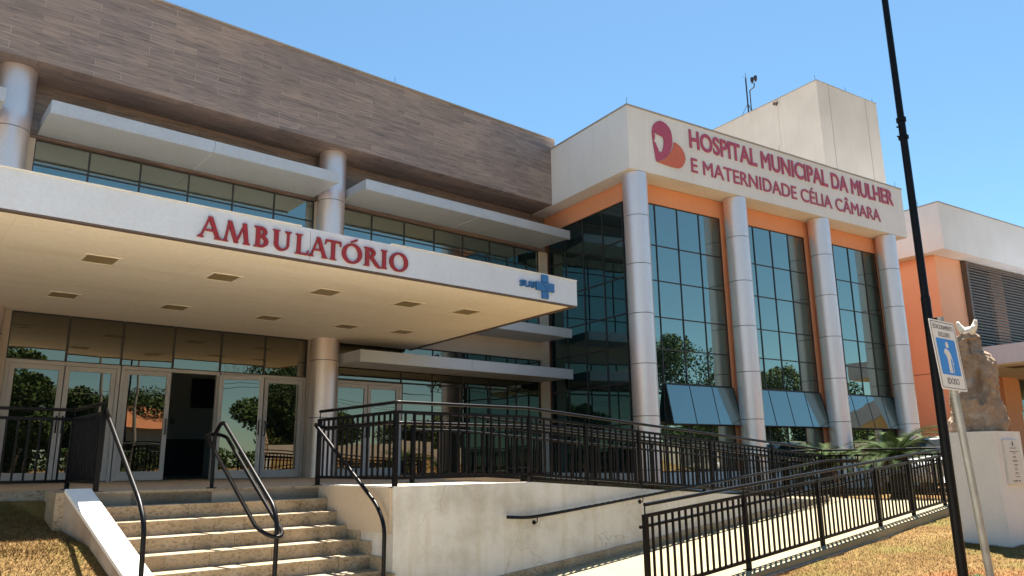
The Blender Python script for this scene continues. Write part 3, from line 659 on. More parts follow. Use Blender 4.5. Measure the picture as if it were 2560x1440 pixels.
part('logo', b, M_blue, cno, 'blue raised letters SUS beside a blue cross')
for u in (3.33, -3.0, 9.5):
    b = MB(W); b.cyl(u, 15.78, 9.87, 10.12, 0.006, 6); part('lightning_rod', b, M_frame, cl)
# ------------------------------------------------------------------ main block
bk = thing('hospital_block', 'cream hospital block with orange walls, silver columns and tall mirrored windows', 'building', (18, 14.75, -0.3), 0)
b = MB(); b.box(13.5, 25.0, 15.1, 30, -0.6, 7.6); part('wall', b, M_orange, bk)
b = MB()
b.box(13.21, 25.2, 14.75, 15.05, 7.2, 7.72); b.box(13.20, 13.5, 15.051, 18.75, 7.2, 7.72)
for a0, a1 in ((16.72, 17.35), (20.57, 21.2), (24.43, 25.2)): b.box(a0, a1, 14.75, 15.05, -0.1, 7.1995)
b.box(25.0, 25.25, 15.052, 30, -0.6, 7.72); part('orange_wall', b, M_orange, bk)
b = MB(); b.box(12.68, 25.33, 14.08, 30, 7.73, 9.50); par = part('parapet', b, M_stucco, bk, 'cream rendered parapet carrying the hospital name')
b = MB(); b.box(12.655, 25.355, 14.055, 14.35, 9.501, 9.54); b.box(12.655, 12.95, 14.351, 30, 9.501, 9.54); part('coping', b, M_coping, par)
b = MB(); b.box(13.1, 25.2, 14.70, 15.0, -0.7, -0.02); b.box(13.12, 13.4, 15.001, 18.8, -0.7, -0.02); part('plinth', b, M_white, bk)
ZB = [0.0, 1.21, 2.26, 3.16, 4.02, 5.02, 6.01, 7.19]
XB = [[13.32, 14.16, 15.0, 15.85, 16.71], [17.36, 18.16, 18.96, 19.77, 20.56], [21.22, 22.05, 22.87, 23.69, 24.42]]
for xe in XB:
    nx = len(xe)-1; sk = [(i, 1) for i in range(1 if xe is XB[0] else 0, nx)]
    glazing(bk, FB, xe, ZB, M_glass, skip=sk)
    a0 = xe[1] if xe is XB[0] else xe[0]; a1 = xe[-1]; hz = 2.24; sl = math.radians(11.5); Lh = 1.07
    def AW(a, q, s, sl=sl, hz=hz): return Vector((a, 14.75-0.02-s*math.sin(sl)-q*math.cos(sl), hz-s*math.cos(sl)+q*math.sin(sl)*-1))
    g_ = MB(AW); ae = [x for x in xe if x >= a0-0.01]
    for i in range(len(ae)-1): 
        jt = random.uniform(-.003, .003); g_.quad((ae[i]+0.012, 0.0+jt, Lh), (ae[i+1]-0.012, 0.0-jt, Lh), (ae[i+1]-0.012, 0.0, 0.02), (ae[i]+0.012, 0.0, 0.02))
    o = part('awning_window', g_, M_glass, bk)
    f = MB(AW)
    for x in ae: f.box(x-0.012, x+0.012, -0.03, 0.006, 0, Lh)
    for i in range(len(ae)-1):
        for s0, s1 in ((0, 0.02), (Lh-0.02, Lh)): f.box(ae[i]+0.0125, ae[i+1]-0.0125, -0.03, 0.005, s0, s1)
    part('frame', f, M_frame, o)
    b = MB(); b.box(a0, a1, 14.86, 14.9, 1.215, 2.255); part('dark_gap_panel', b, M_room, o)  # dark panel colours in the shade behind the tilted panes
glazing(bk, FL, [14.95, 15.10, 15.96, 16.86, 17.72, 18.55], [0.0, 1.2, 2.26, 3.24, 4.09, 5.09, 6.11, 7.2], M_glassL, w=0.04)
b = MB(); b.box(13.13, 13.20, 14.76, 14.83, -0.02, 7.195); part('corner_trim', b, M_alum, bk)
for xc in (13.12, 16.98, 20.85, 24.5):
    zs = [-0.3, 0.06, 1.35, 2.645, 3.925, 5.22, 6.52, 7.725]; b = MB()
    for i in range(len(zs)-1): b.cyl(xc, 14.40, zs[i]+0.010, zs[i+1]-0.010, 0.33, 44)
    o = part('column', b, M_alum, bk); b = MB()
    for z in zs[1:-1]: b.cyl(xc, 14.40, z-0.02, z+0.02, 0.318, 32)
    part('seam', b, M_seam, o)
def FT(x, h, d): return (x, 14.08-0.02-d*0.35, h)
b = MB(); put_text(b, 'HOSPITAL MUNICIPAL DA MULHER', 14.93, 24.72, 8.785, 9.335, FT, 0.02, 0.024)
part('lettering', b, M_mag, par, 'magenta raised letters HOSPITAL MUNICIPAL DA MULHER')
b = MB()
put_text(b, 'E MATERNIDADE CÉLIA CÂMARA', 14.94, 23.82, 8.065, 8.485, FT, 0.02, 0.008)
part('lettering', b, M_mag, par, 'magenta raised letters E MATERNIDADE CÉLIA CÂMARA')
HEAD = [(13.57,9.10),(13.61,9.17),(13.66,9.22),(13.75,9.285),(13.84,9.32),(13.95,9.32),(14.07,9.28),(14.16,9.21),(14.23,9.11),(14.26,8.98),(14.27,8.85),(14.25,8.72),(14.20,8.57),(14.13,8.45),(14.03,8.33),(13.90,8.23),(13.77,8.15),(13.67,8.10),(13.62,8.12),(13.60,8.24),(13.58,8.40),(13.55,8.60),(13.53,8.80),(13.525,8.94)]
HOLE = [(13.575,9.02),(13.64,8.935),(13.73,8.895),(13.82,8.885),(13.90,8.87),(13.94,8.82),(13.95,8.72),(13.92,8.57),(13.86,8.42),(13.79,8.39),(13.73,8.42),(13.72,8.49),(13.68,8.52),(13.68,8.55),(13.66,8.57),(13.65,8.60),(13.65,8.63),(13.575,8.66),(13.61,8.74),(13.63,8.83),(13.61,8.94)]
ORG = [(14.32,8.80),(14.40,8.80),(14.53,8.74),(14.63,8.66),(14.70,8.55),(14.73,8.41),(14.69,8.28),(14.60,8.15),(14.50,8.08),(14.41,8.06),(14.22,8.05),(13.91,8.07),(13.67,8.09),(13.81,8.16),(13.97,8.26),(14.12,8.41),(14.24,8.56),(14.29,8.68)]
for spl, mm, nm in (((HEAD, HOLE), M_mag, 'logo'), ((ORG,), M_orl, 'logo')):
    vs, fs = curve_polys(spl, 0.02); b = MB(); b.add([FT(x, y, z) for x, y, z in vs], fs); part(nm, b, mm, par, 'magenta profile of a woman' if mm is M_mag else 'orange rounded leaf shape')
for (x, y) in ((12.80, 14.2), (25.2, 14.2), (19, 14.2)):
    b = MB(); b.cyl(x, y, 9.54, 9.80, 0.006, 6); part('lightning_rod', b, M_frame, par)
# tower
tw = thing('stair_tower', 'tall plain grey-beige rooftop tower behind the hospital block', 'tower', (30, 20, -0.5), 0)
b = MB(); b.box(29.97, 34.74, 20, 30, -0.5, 17.72); twp = part('wall', b, M_tower, tw)
b = MB(); b.box(29.94, 34.77, 19.97, 20.3, 17.721, 17.76); b.box(29.94, 30.2, 20.301, 30, 17.721, 17.76); part('coping', b, M_coping, tw)
b = MB(); b.box(30.85, 30.87, 19.992, 20.0, 9, 17.72); b.box(33.78, 33.80, 19.992, 20.0, 9, 17.72); part('joint', b, M_coping, twp)
b = MB(); b.tube([(29.97, 22.29, 17.5), (29.78, 22.29, 17.46)], 0.09, 12); part('spout', b, M_trim, tw)
b = MB(); b.box(29.955, 29.97, 22.24, 22.34, 9, 17.38); part('stain_strip', b, M_tower, tw)
for x, y in ((30.05, 20.1), (34.6, 20.1), (32.4, 20.1)):
    b = MB(); b.cyl(x, y, 17.76, 18.08, 0.008, 6); part('lightning_rod', b, M_frame, tw)
ms = thing('antenna_mast', 'thin guyed antenna mast with twin beacons on the tower roof', 'mast', (30.25, 24.25, 17.72), 0)
b = MB(); b.cyl(30.25, 24.25, 17.5, 19.85, 0.038, 8); b.cyl(30.25, 24.25, 19.85, 20.15, 0.012, 6); b.tube([(30.25, 24.25, 19.88), (30.35, 24.15, 20.0)], 0.008, 5); b.tube([(30.25, 24.25, 19.88), (30.15, 24.35, 20.0)], 0.008, 5); part('pole', b, M_frame, ms)
b = MB(); b.tube(rounded([(30.33, 24.12, 17.6), (30.33, 24.12, 19.15), (30.45, 23.9, 19.25), (30.45, 23.9, 19.5)], 0.1), 0.03, 6); part('bracket', b, M_frame, ms)
for dy in (0.11, -0.11):
    b = MB(); b.cyl(30.45, 23.9+dy, 19.52, 19.62, 0.05, 10); b.cyl(30.45, 23.9+dy, 19.62, 19.84, 0.085, 12); part('beacon', b, M_frame, ms)
b = MB()
for p in ((30.25, 24.95, 17.6), (30.25, 23.8, 17.6), (30.8, 24.3, 17.6)): b.tube([(30.25, 24.25, 18.42), p], 0.014, 5)
part('guy_wire', b, M_frame, ms)
# ------------------------------------------------------------------ right wing
wg = thing('orange_wing', 'orange wing with cream parapet and dark louvres beyond the hospital block', 'building', (34, 14.75, -0.6), 0)
b = MB(); b.box(28.2, 29.98, 14.75, 30, -0.7, 7.68); b.box(29.985, 50, 14.95, 30, 4.3, 7.68); b.box(29.985, 50, 16.3, 30, -0.7, 4.29)
b.box(32.2, 33.15, 14.78, 14.945, 4.3, 7.6); wgo = part('wall', b, M_orange_lit, wg)
b = MB(); b.box(25.26, 28.19, 17.5, 18.0, -0.7, 7.4); part('gap_blocker', b, M_glassL, wg, 'added dark wall closing the gap to shade the orange wing')  # added to block light reaching the wing's side through the gap
b = MB(); b.box(28.192, 28.2, 14.75, 30, 3.29, 3.31); b.box(28.2, 29.98, 14.742, 14.75, 3.29, 3.31); part('groove', b, M_trim, wgo)
b = MB(); b.box(27.66, 50, 14.08, 30, 7.69, 9.46); pw = part('parapet', b, M_stucco, wg)
b = MB(); b.box(27.635, 50, 14.055, 14.35, 9.461, 9.50); b.box(27.635, 27.95, 14.351, 30, 9.461, 9.50); part('coping', b, M_coping, pw)
b = MB(); b.cyl(27.8, 14.9, 9.5, 9.8, 0.006, 6); part('lightning_rod', b, M_frame, pw)
b = MB(); b.box(29.99, 30.12, 14.55, 14.8, 4.3, 7.62); b.box(38.1, 38.2, 14.55, 14.8, 4.3, 7.62); b.box(30.125, 38.09, 14.6, 14.75, 7.52, 7.62)
z = 4.32
while z < 7.5: b.box(30.125, 38.09, 14.56, 14.62, z, z+0.055); z += 0.115
part('louvre', b, M_trim, wg, 'dark horizontal louvres over the windows')
b = MB(); b.box(30.13, 38, 14.80, 14.86, 4.3, 7.6); 
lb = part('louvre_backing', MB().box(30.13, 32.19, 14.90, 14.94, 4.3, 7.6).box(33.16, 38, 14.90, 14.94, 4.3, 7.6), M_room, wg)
b = MB(); b.box(29.985, 50, 9.5, 16.25, 3.6, 4.28); part('canopy', b, M_fascia, wg, 'grey entrance canopy projecting towards the viewer')
b = MB(); b.box(30.1, 50, 9.6, 16.24, 3.565, 3.599); cs = part('canopy_soffit', b, M_soffit, wg)
b = MB(); b.box(31.0, 31.8, 13.6, 14.2, 3.555, 3.564); part('vent', b, M_trim, cs)
g_ = MB(); 
glazing(wg, lambda a, d, z: Vector((a, 16.25-d, z)), [30.0, 31.6, 33.2, 34.66], [-0.6, 0.9, 2.2, 3.56], M_glassL); glazing(wg, lambda a, d, z: Vector((a, 16.25-d, z)), [35.95, 37.3, 38.6, 40, 41.4], [-0.6, 0.9, 2.2, 3.56], M_glassL)
b = MB(); b.box(34.67, 35.94, 16.05, 16.3, -0.7, 3.56); part('pillar', b, M_orange_lit, wg)
# ------------------------------------------------------------------ lamp post, parking sign, monument
lp = thing('lamp_post', 'tall slim black steel lamp post in front of the hospital', 'lamp post', (6.95, 3.77, -1.2), 0)
px, py = 6.95, 3.77
b = MB(); b.cyl(px, py, -1.4, 1.70, 0.0435, 20, 0.041); b.cyl(px, py, 1.70, 1.72, 0.041, 20, 0.036); b.cyl(px, py, 1.72, 3.46, 0.0355, 20, 0.034); b.cyl(px, py, 3.46, 3.50, 0.045, 20); b.cyl(px, py, 3.50, 6.2, 0.032, 20, 0.029); part('pole', b, M_black, lp)
b = MB(); b.cyl(px, py, 3.28, 3.31, 0.047, 16); b.tube([(px, py, 3.30), (px-0.07, py+0.02, 3.30)], 0.008, 6); b.tube([(px, py, 3.40), (px-0.06, py+0.02, 3.40)], 0.008, 6); part('collar', b, M_black, lp)
b = MB(); b.tube([(px, py, 6.2), (px+0.1, py-0.3, 6.28), (px+0.15, py-0.5, 6.3)], 0.025, 8); b.box(px-0.02, px+0.32, py-1.0, py-0.5, 6.26, 6.34); part('lamp_head', b, M_black, lp)
sg = thing('parking_sign', 'white and blue sign reserving parking for the elderly on a galvanised pole', 'sign', (6.7, 3.40, -1.3), 0)
b = MB(); b.tube([(6.735, 3.395, -1.45), (6.437, 3.395, 1.41)], 0.030, 16); part('pole', b, M_galv, sg)
b = MB(); b.tube([(6.444, 3.42, 1.35), (6.438, 3.42, 1.408)], 0.034, 16); part('cap', b, M_black, sg)
O_ = Vector((6.183, 3.355, 1.372)); ax = Vector((0.9988, 0, -0.035)); ay = Vector((-0.122, 0, 0.9925))   # sign axes: right, up
SW, SH = 0.382, 0.578
def SG(x, h, d): return O_ + ax*x + ay*(h-SH) + Vector((0, -d, 0))
def rrect(x0, x1, y0, y1, r, n=4):
    q = []
    for cx_, cy_, a0 in ((x1-r, y1-r, 0), (x0+r, y1-r, 90), (x0+r, y0+r, 180), (x1-r, y0+r, 270)):
        for i in range(n+1): a = math.radians(a0+90*i/n); q.append((cx_+r*math.cos(a), cy_+r*math.sin(a)))
    return q
def flat(mb, splines, d, e=0.0004):
    vs, fs = curve_polys(splines, e); mb.add([(x, y, d+z) for x, y, z in vs], fs)
b = MB(SG); flat(b, [rrect(0, SW, 0, SH, 0.02)], 0.0, 0.002); pl = part('plate', b, M_swhite, sg)
b = MB(SG); flat(b, [rrect(0.014, SW-0.014, 0.014, SH-0.014, 0.014), rrect(0.019, SW-0.019, 0.019, SH-0.019, 0.011)], 0.003)
mapS = lambda x, h, d: (x, h, 0.0032+d*0.02)
put_text(b, 'ESTACIONAMENTO', 0.042, SW-0.042, 0.502, 0.540, mapS, 0.01, 0.002); put_text(b, 'EXCLUSIVO', 0.105, SW-0.105, 0.440, 0.478, mapS, 0.01, 0.002)
put_text(b, 'IDOSO', 0.105, SW-0.105, 0.050, 0.098, mapS, 0.01, 0.006); part('lettering', b, M_sblack, pl)
b = MB(SG); flat(b, [rrect(0.05, SW-0.05, 0.125, 0.425, 0.012)], 0.003); part('blue_panel', b, M_sblue, pl)
b = MB(SG)
flat(b, [[(0.198+0.022*math.cos(i*math.pi/8), 0.375+0.026*math.sin(i*math.pi/8)) for i in range(16)]], 0.0042)
flat(b, [[(0.160, 0.343), (0.185, 0.338), (0.213, 0.325), (0.228, 0.300), (0.240, 0.245), (0.233, 0.238), (0.216, 0.285), (0.210, 0.235), (0.211, 0.142), (0.193, 0.142), (0.190, 0.228), (0.186, 0.142), (0.168, 0.142), (0.168, 0.26), (0.160, 0.275), (0.156, 0.300), (0.146, 0.291), (0.136, 0.313), (0.148, 0.335)], ], 0.0042)
flat(b, [[(0.236, 0.236), (0.246, 0.232), (0.249, 0.220), (0.244, 0.216), (0.241, 0.225), (0.236, 0.226), (0.236, 0.142), (0.230, 0.142), (0.230, 0.23)]], 0.0042)
part('symbol', b, M_swhite, pl, 'white pictogram of a stooped figure with a cane')
mn = thing('stone_monument', 'rough brown stone sculpture with a white bird on a white pedestal', 'monument', (11.4, 5.7, -0.85), 0)
b = MB(); b.box(11.0, 11.70, 5.3, 6.04, -1.2, 0.60); pd = part('pedestal', b, M_white, mn)
b = MB(); b.box(11.165, 11.57, 5.268, 5.299, -0.10, 0.485); pq = part('plaque', b, M_plaque, pd, 'pale engraved plaque with small dark lines of text')
b = MB(); flat_y = 5.2675
for (x0, x1, zc, h) in ((11.30, 11.46, 0.375, .011), (11.27, 11.49, 0.33, .011), (11.34, 11.42, 0.307, .009), (11.335, 11.42, 0.265, .010), (11.335, 11.43, 0.247, .007), (11.31, 11.45, 0.212, .010), (11.315, 11.445, 0.195, .007), (11.33, 11.44, 0.158, .010), (11.35, 11.42, 0.138, .007), (11.345, 11.415, 0.106, .010), (11.345, 11.425, 0.088, .007), (11.35, 11.42, 0.054, .010), (11.325, 11.445, 0.036, .007), (11.325, 11.455, 0.000, .009), (11.26, 11.32, -0.055, .016), (11.33, 11.37, -0.055, .022), (11.40, 11.46, -0.055, .016)):
    x = x0
    while x < x1: 
        w_ = random.uniform(.010, .026); b.box(x, min(x1, x+w_), flat_y-0.0008, flat_y, zc-h/2, zc+h/2); x += w_+0.005
q = [(11.375+0.022*math.cos(i*math.pi/8), 0.432+0.036*math.sin(i*math.pi/8)) for i in range(16)]
b.add([(x, flat_y-0.0009, z) for x, z in q], [tuple(range(16))]); part('lettering', b, M_trim, pq)
b = MB()
def RK(hh, a):
    "rock outline: half widths by height; leaning shape, split lobes"
    prof = [(0.0, 6.02, 5.36), (0.1, 6.06, 5.335), (0.3, 6.0, 5.325), (0.55, 5.98, 5.34), (0.75, 5.92, 5.34), (0.95, 5.82, 5.37), (1.08, 5.80, 5.40), (1.15, 5.80, 5.48), (1.25, 5.80, 5.50), (1.33, 5.77, 5.54), (1.40, 5.68, 5.60)]
    for i in range(len(prof)-1):
        if prof[i][0] <= hh <= prof[i+1][0]:
            t_ = (hh-prof[i][0])/(prof[i+1][0]-prof[i][0]); y1 = prof[i][1]*(1-t_)+prof[i+1][1]*t_; y0 = prof[i][2]*(1-t_)+prof[i+1][2]*t_
    cy = (y0+y1)/2; ry = (y1-y0)/2; rx = 0.30*(1-0.45*hh/1.4); return cy, ry, rx
NA, NH = 110, 110; vs = []; fs = []
for j in range(NH+1):
    hh = 1.40*j/NH; cy, ry, rx = RK(hh, 0)
    for i in range(NA):
        a = 2*math.pi*i/NA; ca, sa = math.cos(a), math.sin(a); e = 0.75
        x = 11.38+rx*math.copysign(abs(ca)**e, ca); y = cy+ry*math.copysign(abs(sa)**e, sa); z = 0.60+hh
        p = Vector((x, y, z)); dr = Vector((ca, sa, 0.1))
        n1 = noise.fractal(p*3.2+Vector((3, 1, 2)), 1.0, 2.0, 6); n2 = noise.fractal(Vector((p.x*6, p.y*6, p.z*2.2)), 1.0, 2.0, 5)
        rdg = abs(noise.noise(Vector((p.x*5+7, p.y*5, p.z*1.2))))
        dsp = 0.038*n1+0.034*n2-0.07*max(0, 0.22-rdg)*2+0.016*noise.noise(p*24)+0.010*noise.noise(p*48)
        # carved hollow on the right lobe
        dh = ((y-5.46)/0.06)**2+((z-1.22)/0.20)**2
        if ca < 0 and dh < 1.6: dsp -= 0.16*max(0, 1-dh/1.6)**0.5
        dc = (y-(5.58-0.05*(hh-0.7)))/0.045
        if ca < 0 and 0.45 < hh < 1.3: dsp -= 0.07*math.exp(-dc*dc)
        p += dr*dsp; vs.append((p.x, p.y, p.z))
for j in range(NH):
    for i in range(NA): fs.append((j*NA+i, j*NA+(i+1) % NA, (j+1)*NA+(i+1) % NA, (j+1)*NA+i))
fs.append(tuple(NH*NA+i for i in range(NA))); b.add(vs, fs, True); rk = part('rock', b, M_rock, mn)
b = MB()   # bird: body, neck/head, two raised wings
def lobe(path, rad, flat_=1.0, n=10):
    P = [Vector(p) for p in path]; vs = []; fs = []
    for i, p in enumerate(P):
        for k in range(n):
            a = 2*math.pi*k/n; vs.append((p.x+rad[i]*flat_*math.cos(a), p.y+rad[i]*math.sin(a)*(1 if True else 0), p.z+rad[i]*0.45*math.sin(a+0.8)))
    for i in range(len(P)-1):
        for k in range(n): fs.append((i*n+k, i*n+(k+1) % n, (i+1)*n+(k+1) % n, (i+1)*n+k))
    fs += [tuple(range(n)), tuple((len(P)-1)*n+k for k in range(n))]; b.add(vs, fs, True)
b.tube([(11.38, 5.715, 2.03), (11.38, 5.68, 2.025), (11.38, 5.63, 2.02), (11.38, 5.58, 2.03), (11.37, 5.545, 2.06), (11.37, 5.53, 2.085), (11.36, 5.51, 2.085)], [0.014, 0.056, 0.072, 0.066, 0.042, 0.034, 0.008], 14)
def wing(root, tip, wid, bend, thick=0.012, n=8):
    r0, t0 = Vector(root), Vector(tip); ax_ = (t0-r0); nrm = Vector((1, 0, 0)); sd_ = ax_.normalized().cross(nrm).normalized(); vs = []
    for k in range(n+1):
        t_ = k/n; c_ = r0+ax_*t_+sd_*bend*math.sin(math.pi*t_); w_ = wid*(1-0.75*t_**1.6)
        for dx, dw in ((-thick, -w_), (-thick*1.6, 0), (-thick, w_), (thick, w_), (thick*1.6, 0), (thick, -w_)): vs.append(tuple(c_+nrm*dx+sd_*dw))
    fs = [(k*6+i, k*6+(i+1) % 6, (k+1)*6+(i+1) % 6, (k+1)*6+i) for k in range(n) for i in range(6)]+[tuple(range(6))[::-1], tuple(n*6+i for i in range(6))]
    b.add(vs, fs, True)
wing((11.36, 5.64, 2.02), (11.34, 5.735, 2.175), 0.055, 0.028, 0.02); wing((11.40, 5.585, 2.03), (11.42, 5.52, 2.185), 0.044, -0.012, 0.02)
b.tube([(11.38, 5.62, 2.00), (11.38, 5.62, 1.94)], 0.02, 8); part('bird', b, M_bird, rk, 'white stone bird with raised wings')
# ------------------------------------------------------------------ cycads, parked car
def cycad(label, x, y, z, s, nf, seed, dry=3, th=0.55):
    rg = random.Random(seed); o = thing('cycad', label, 'plant', (x, y, z), 0, 'cycads by the ramp landing')
    b = MB(); b.cyl(x, y, z-0.1, z+th, 0.13*s, 12, 0.10*s)
    for i in range(40):
        a = rg.uniform(0, 6.28); zz = z+rg.uniform(0, th); b.tube([(x+0.11*s*math.cos(a), y+0.11*s*math.sin(a), zz), (x+0.17*s*math.cos(a), y+0.17*s*math.sin(a), zz+0.05)], [0.03*s, 0.008], 5)
    part('trunk', b, M_bark, o)
    for kind, cnt, mm in (('crown', nf, M_cyc), ('dry_fronds', dry, M_cyd)):
        b = MB()
        for i in range(cnt):
            az = 2*math.pi*i/cnt+rg.uniform(-.15, .15); L = s*rg.uniform(0.85, 1.15); el = rg.uniform(0.25, 1.15) if kind == 'crown' else rg.uniform(-0.5, -0.1)
            d = Vector((math.cos(az), math.sin(az), 0)); sd_ = Vector((-d.y, d.x, 0)); p = Vector((x, y, z+th-0.02)); pts = []
            N = 20
            for k in range(N+1):
                pts.append(p.copy()); e = el-1.5*(k/N)**1.3; p = p+(d*math.cos(e)+Vector((0, 0, 1))*math.sin(e))*L/N
            b.tube([tuple(q) for q in pts], [0.009*s*(1-0.8*k/N) for k in range(N+1)], 4)
            for k in range(2, N+1):
                ll = 0.17*s*math.sin(math.pi*(0.12+0.85*k/N))**0.6; t_ = (pts[k]-pts[k-1]).normalized()
                for sgn in (-1, 1):
                    for hf in (0, 0.5):
                        q0 = pts[k-1].lerp(pts[k], hf); tip = q0+sd_*sgn*ll*0.85+t_*ll*0.55+Vector((0, 0, 0.25*ll)); w_ = t_*0.008*s
                        b.add([tuple(q0-w_), tuple(q0+w_), tuple(tip)], [(0, 1, 2)])
        part(kind, b, mm, o)
p = W(16.55, 7.25); cycad('large spreading cycad with bright feathery fronds beside the lamp post', p.x, p.y, -0.60, 1.2, 46, 3, 6, 0.86)
p = W(17.1, 9.0); cycad('smaller dark green cycad half hidden behind the ramp railings', p.x, p.y, -0.58, 1.05, 38, 5, 3, 0.68)
p = W(18.6, 10.6); cycad('low cycad tuft at the foot of the silver columns', p.x, p.y, -0.60, 0.9, 26, 9, 2, 0.35)
car = None
def make_car(label, x, y, z, rot, col):
    c, s_ = math.cos(rot), math.sin(rot)
    def TC(a, bb, h): return Vector((x+a*c-bb*s_, y+a*s_+bb*c, z+h))
    o = thing('parked_car', label, 'car', (x, y, z), rot)
    prof = [(-2.0, 0.25), (-2.05, 0.55), (-1.95, 0.82), (-1.1, 0.92), (1.55, 0.98), (1.95, 0.88), (2.0, 0.5), (1.95, 0.25)]
    roof = [(-1.15, 0.90), (-0.45, 1.38), (0.0, 1.46), (0.9, 1.45), (1.3, 1.36), (1.75, 0.96)]
    def loft(pr, hw, hw2, nb=9):
        m_ = MB(TC); n = len(pr); vs = []
        for k in range(nb):
            t_ = -1+2*k/(nb-1); f_ = 1-0.10*abs(t_)**4; vs += [(a*(1-0.03*t_*t_), t_*(hw+(hw2-hw)*max(0, (h-0.9)/0.55)), h*f_ if h > 0.4 else h) for a, h in pr]
        fs = [(k*n+i, k*n+(i+1) % n, (k+1)*n+(i+1) % n, (k+1)*n+i) for k in range(nb-1) for i in range(n)]
        fs += [tuple(range(n)), tuple((nb-1)*n+i for i in range(n))]; m_.add(vs, fs, True); return m_
    body = part('body', loft(prof, 0.86, 0.84), col, o); part('roof', loft(roof, 0.80, 0.62), col, o)
    gl = MB(TC)
    for sg_ in (-1, 1):
        gl.add([(-0.95, sg_*0.795, 0.98), (-0.38, sg_*0.665, 1.34), (0.28, sg_*0.655, 1.36), (0.28, sg_*0.80, 0.98)], [(0, 1, 2, 3)]); gl.add([(0.34, sg_*0.80, 0.98), (0.34, sg_*0.655, 1.36), (1.15, sg_*0.66, 1.32), (1.5, sg_*0.79, 0.99)], [(0, 1, 2, 3)])
    gl.add([(-1.13, -0.68, 0.95), (-1.13, 0.68, 0.95), (-0.5, 0.56, 1.37), (-0.5, -0.56, 1.37)], [(0, 1, 2, 3)]); gl.add([(1.73, -0.66, 1.0), (1.73, 0.66, 1.0), (1.34, 0.55, 1.36), (1.34, -0.55, 1.36)], [(0, 1, 2, 3)])
    part('window', gl, M_cglass, o)
    for a in (-1.25, 1.2):
        for sg_ in (-1, 1):
            m_ = MB(TC); m_.tube([(a, sg_*0.70, 0.30), (a, sg_*0.875, 0.30)], 0.30, 20); w_ = part('wheel', m_, M_tyre, o)
            m_ = MB(TC); m_.tube([(a, sg_*0.872, 0.30), (a, sg_*0.882, 0.30)], 0.18, 16); part('rim', m_, M_galv, w_)
    for sg_ in (-1, 1):
        m_ = MB(TC); m_.box(-2.06, -1.96, sg_*0.66-0.14, sg_*0.66+0.14, 0.62, 0.74); part('headlight', m_, M_white, o)
    return o
make_car('white car parked behind the cycads before the orange wing', 21.7, 12.0, -0.60, 0.1, M_car)
# ------------------------------------------------------------------ grass blades
def blades(n, sampler, hmin, hmax):
    V = np.zeros((n*3, 3), np.float32); c = 0
    for i in range(n):
        x, y = sampler(); z = ground_z(x, y)-0.01+0.02*noise.noise((x*0.9, y*0.9, 0)); a = random.uniform(0, 6.283); h = random.uniform(hmin, hmax); ln = random.uniform(0.3, 1.5)*h; b_ = random.uniform(0, 6.283); w_ = random.uniform(0.0025, 0.005)
        V[c] = (x-w_*math.cos(a), y-w_*math.sin(a), z); V[c+1] = (x+w_*math.cos(a), y+w_*math.sin(a), z); V[c+2] = (x+ln*math.cos(b_), y+ln*math.sin(b_), z+h); c += 3
    me = bpy.data.meshes.new('grass'); me.vertices.add(n*3); me.vertices.foreach_set('co', V.ravel())
    me.loops.add(n*3); me.loops.foreach_set('vertex_index', np.arange(n*3, dtype=np.int32)); me.polygons.add(n)
    me.polygons.foreach_set('loop_start', np.arange(0, n*3, 3, dtype=np.int32)); me.polygons.foreach_set('loop_total', np.full(n, 3, np.int32)); me.update()
    me.materials.append(M_blade); o = bpy.data.objects.new('grass', me); COL.objects.link(o); o['kind'] = 'stuff'
    o['label'] = 'short dry yellow grass'; o['category'] = 'grass'; return o
def s_right():
    while True:
        u = random.uniform(4.5, 14); v = random.uniform(1.5, 5.35); d = math.hypot(u, v)
        if random.random() < (6.0/max(d, 6))**1.5 and d > 4: return tuple(W(u, v))[:2]
def s_left():
    while True:
        u = random.uniform(0.6, 2.45); v = random.uniform(7.2, 10.7)
        if u < kl(v)-0.02: return tuple(W(u, v))[:2]
def s_up():
    u = random.uniform(7.6, 22); v = random.uniform(9.6, 13.0); return tuple(W(u, v))[:2]
blades(150000, s_right, 0.012, 0.045); blades(45000, s_left, 0.012, 0.045); blades(9000, s_up, 0.02, 0.06)
def weed(label, u, v, n, seed):
    rg = random.Random(seed); x, y, _ = W(u, v); z = ground_z(x, y); b = MB(); o = thing('weed', label, 'weed', (x, y, z))
    for i in range(n):
        a = rg.uniform(0, 6.28); L = rg.uniform(0.05, 0.13); h = rg.uniform(0.02, 0.08); d = Vector((math.cos(a), math.sin(a), 0)); s_ = Vector((-d.y, d.x, 0))*rg.uniform(.008, .016); p = Vector((x, y, z))
        b.add([tuple(p), tuple(p+d*L*.5+s_+Vector((0, 0, h))), tuple(p+d*L+Vector((0, 0, h*.7))), tuple(p+d*L*.5-s_+Vector((0, 0, h)))], [(0, 1, 2, 3)])
    part('leaves', b, M_cyc, o)
weed('small green weed near the corner of the lawn by the lamp post', 6.9, 3.75, 26, 1); weed('lone green weed in the lawn nearer the ramp kerb', 6.6, 4.35, 18, 2); weed('tiny green weed at the foot of the pedestal', 9.6, 3.5, 14, 3)
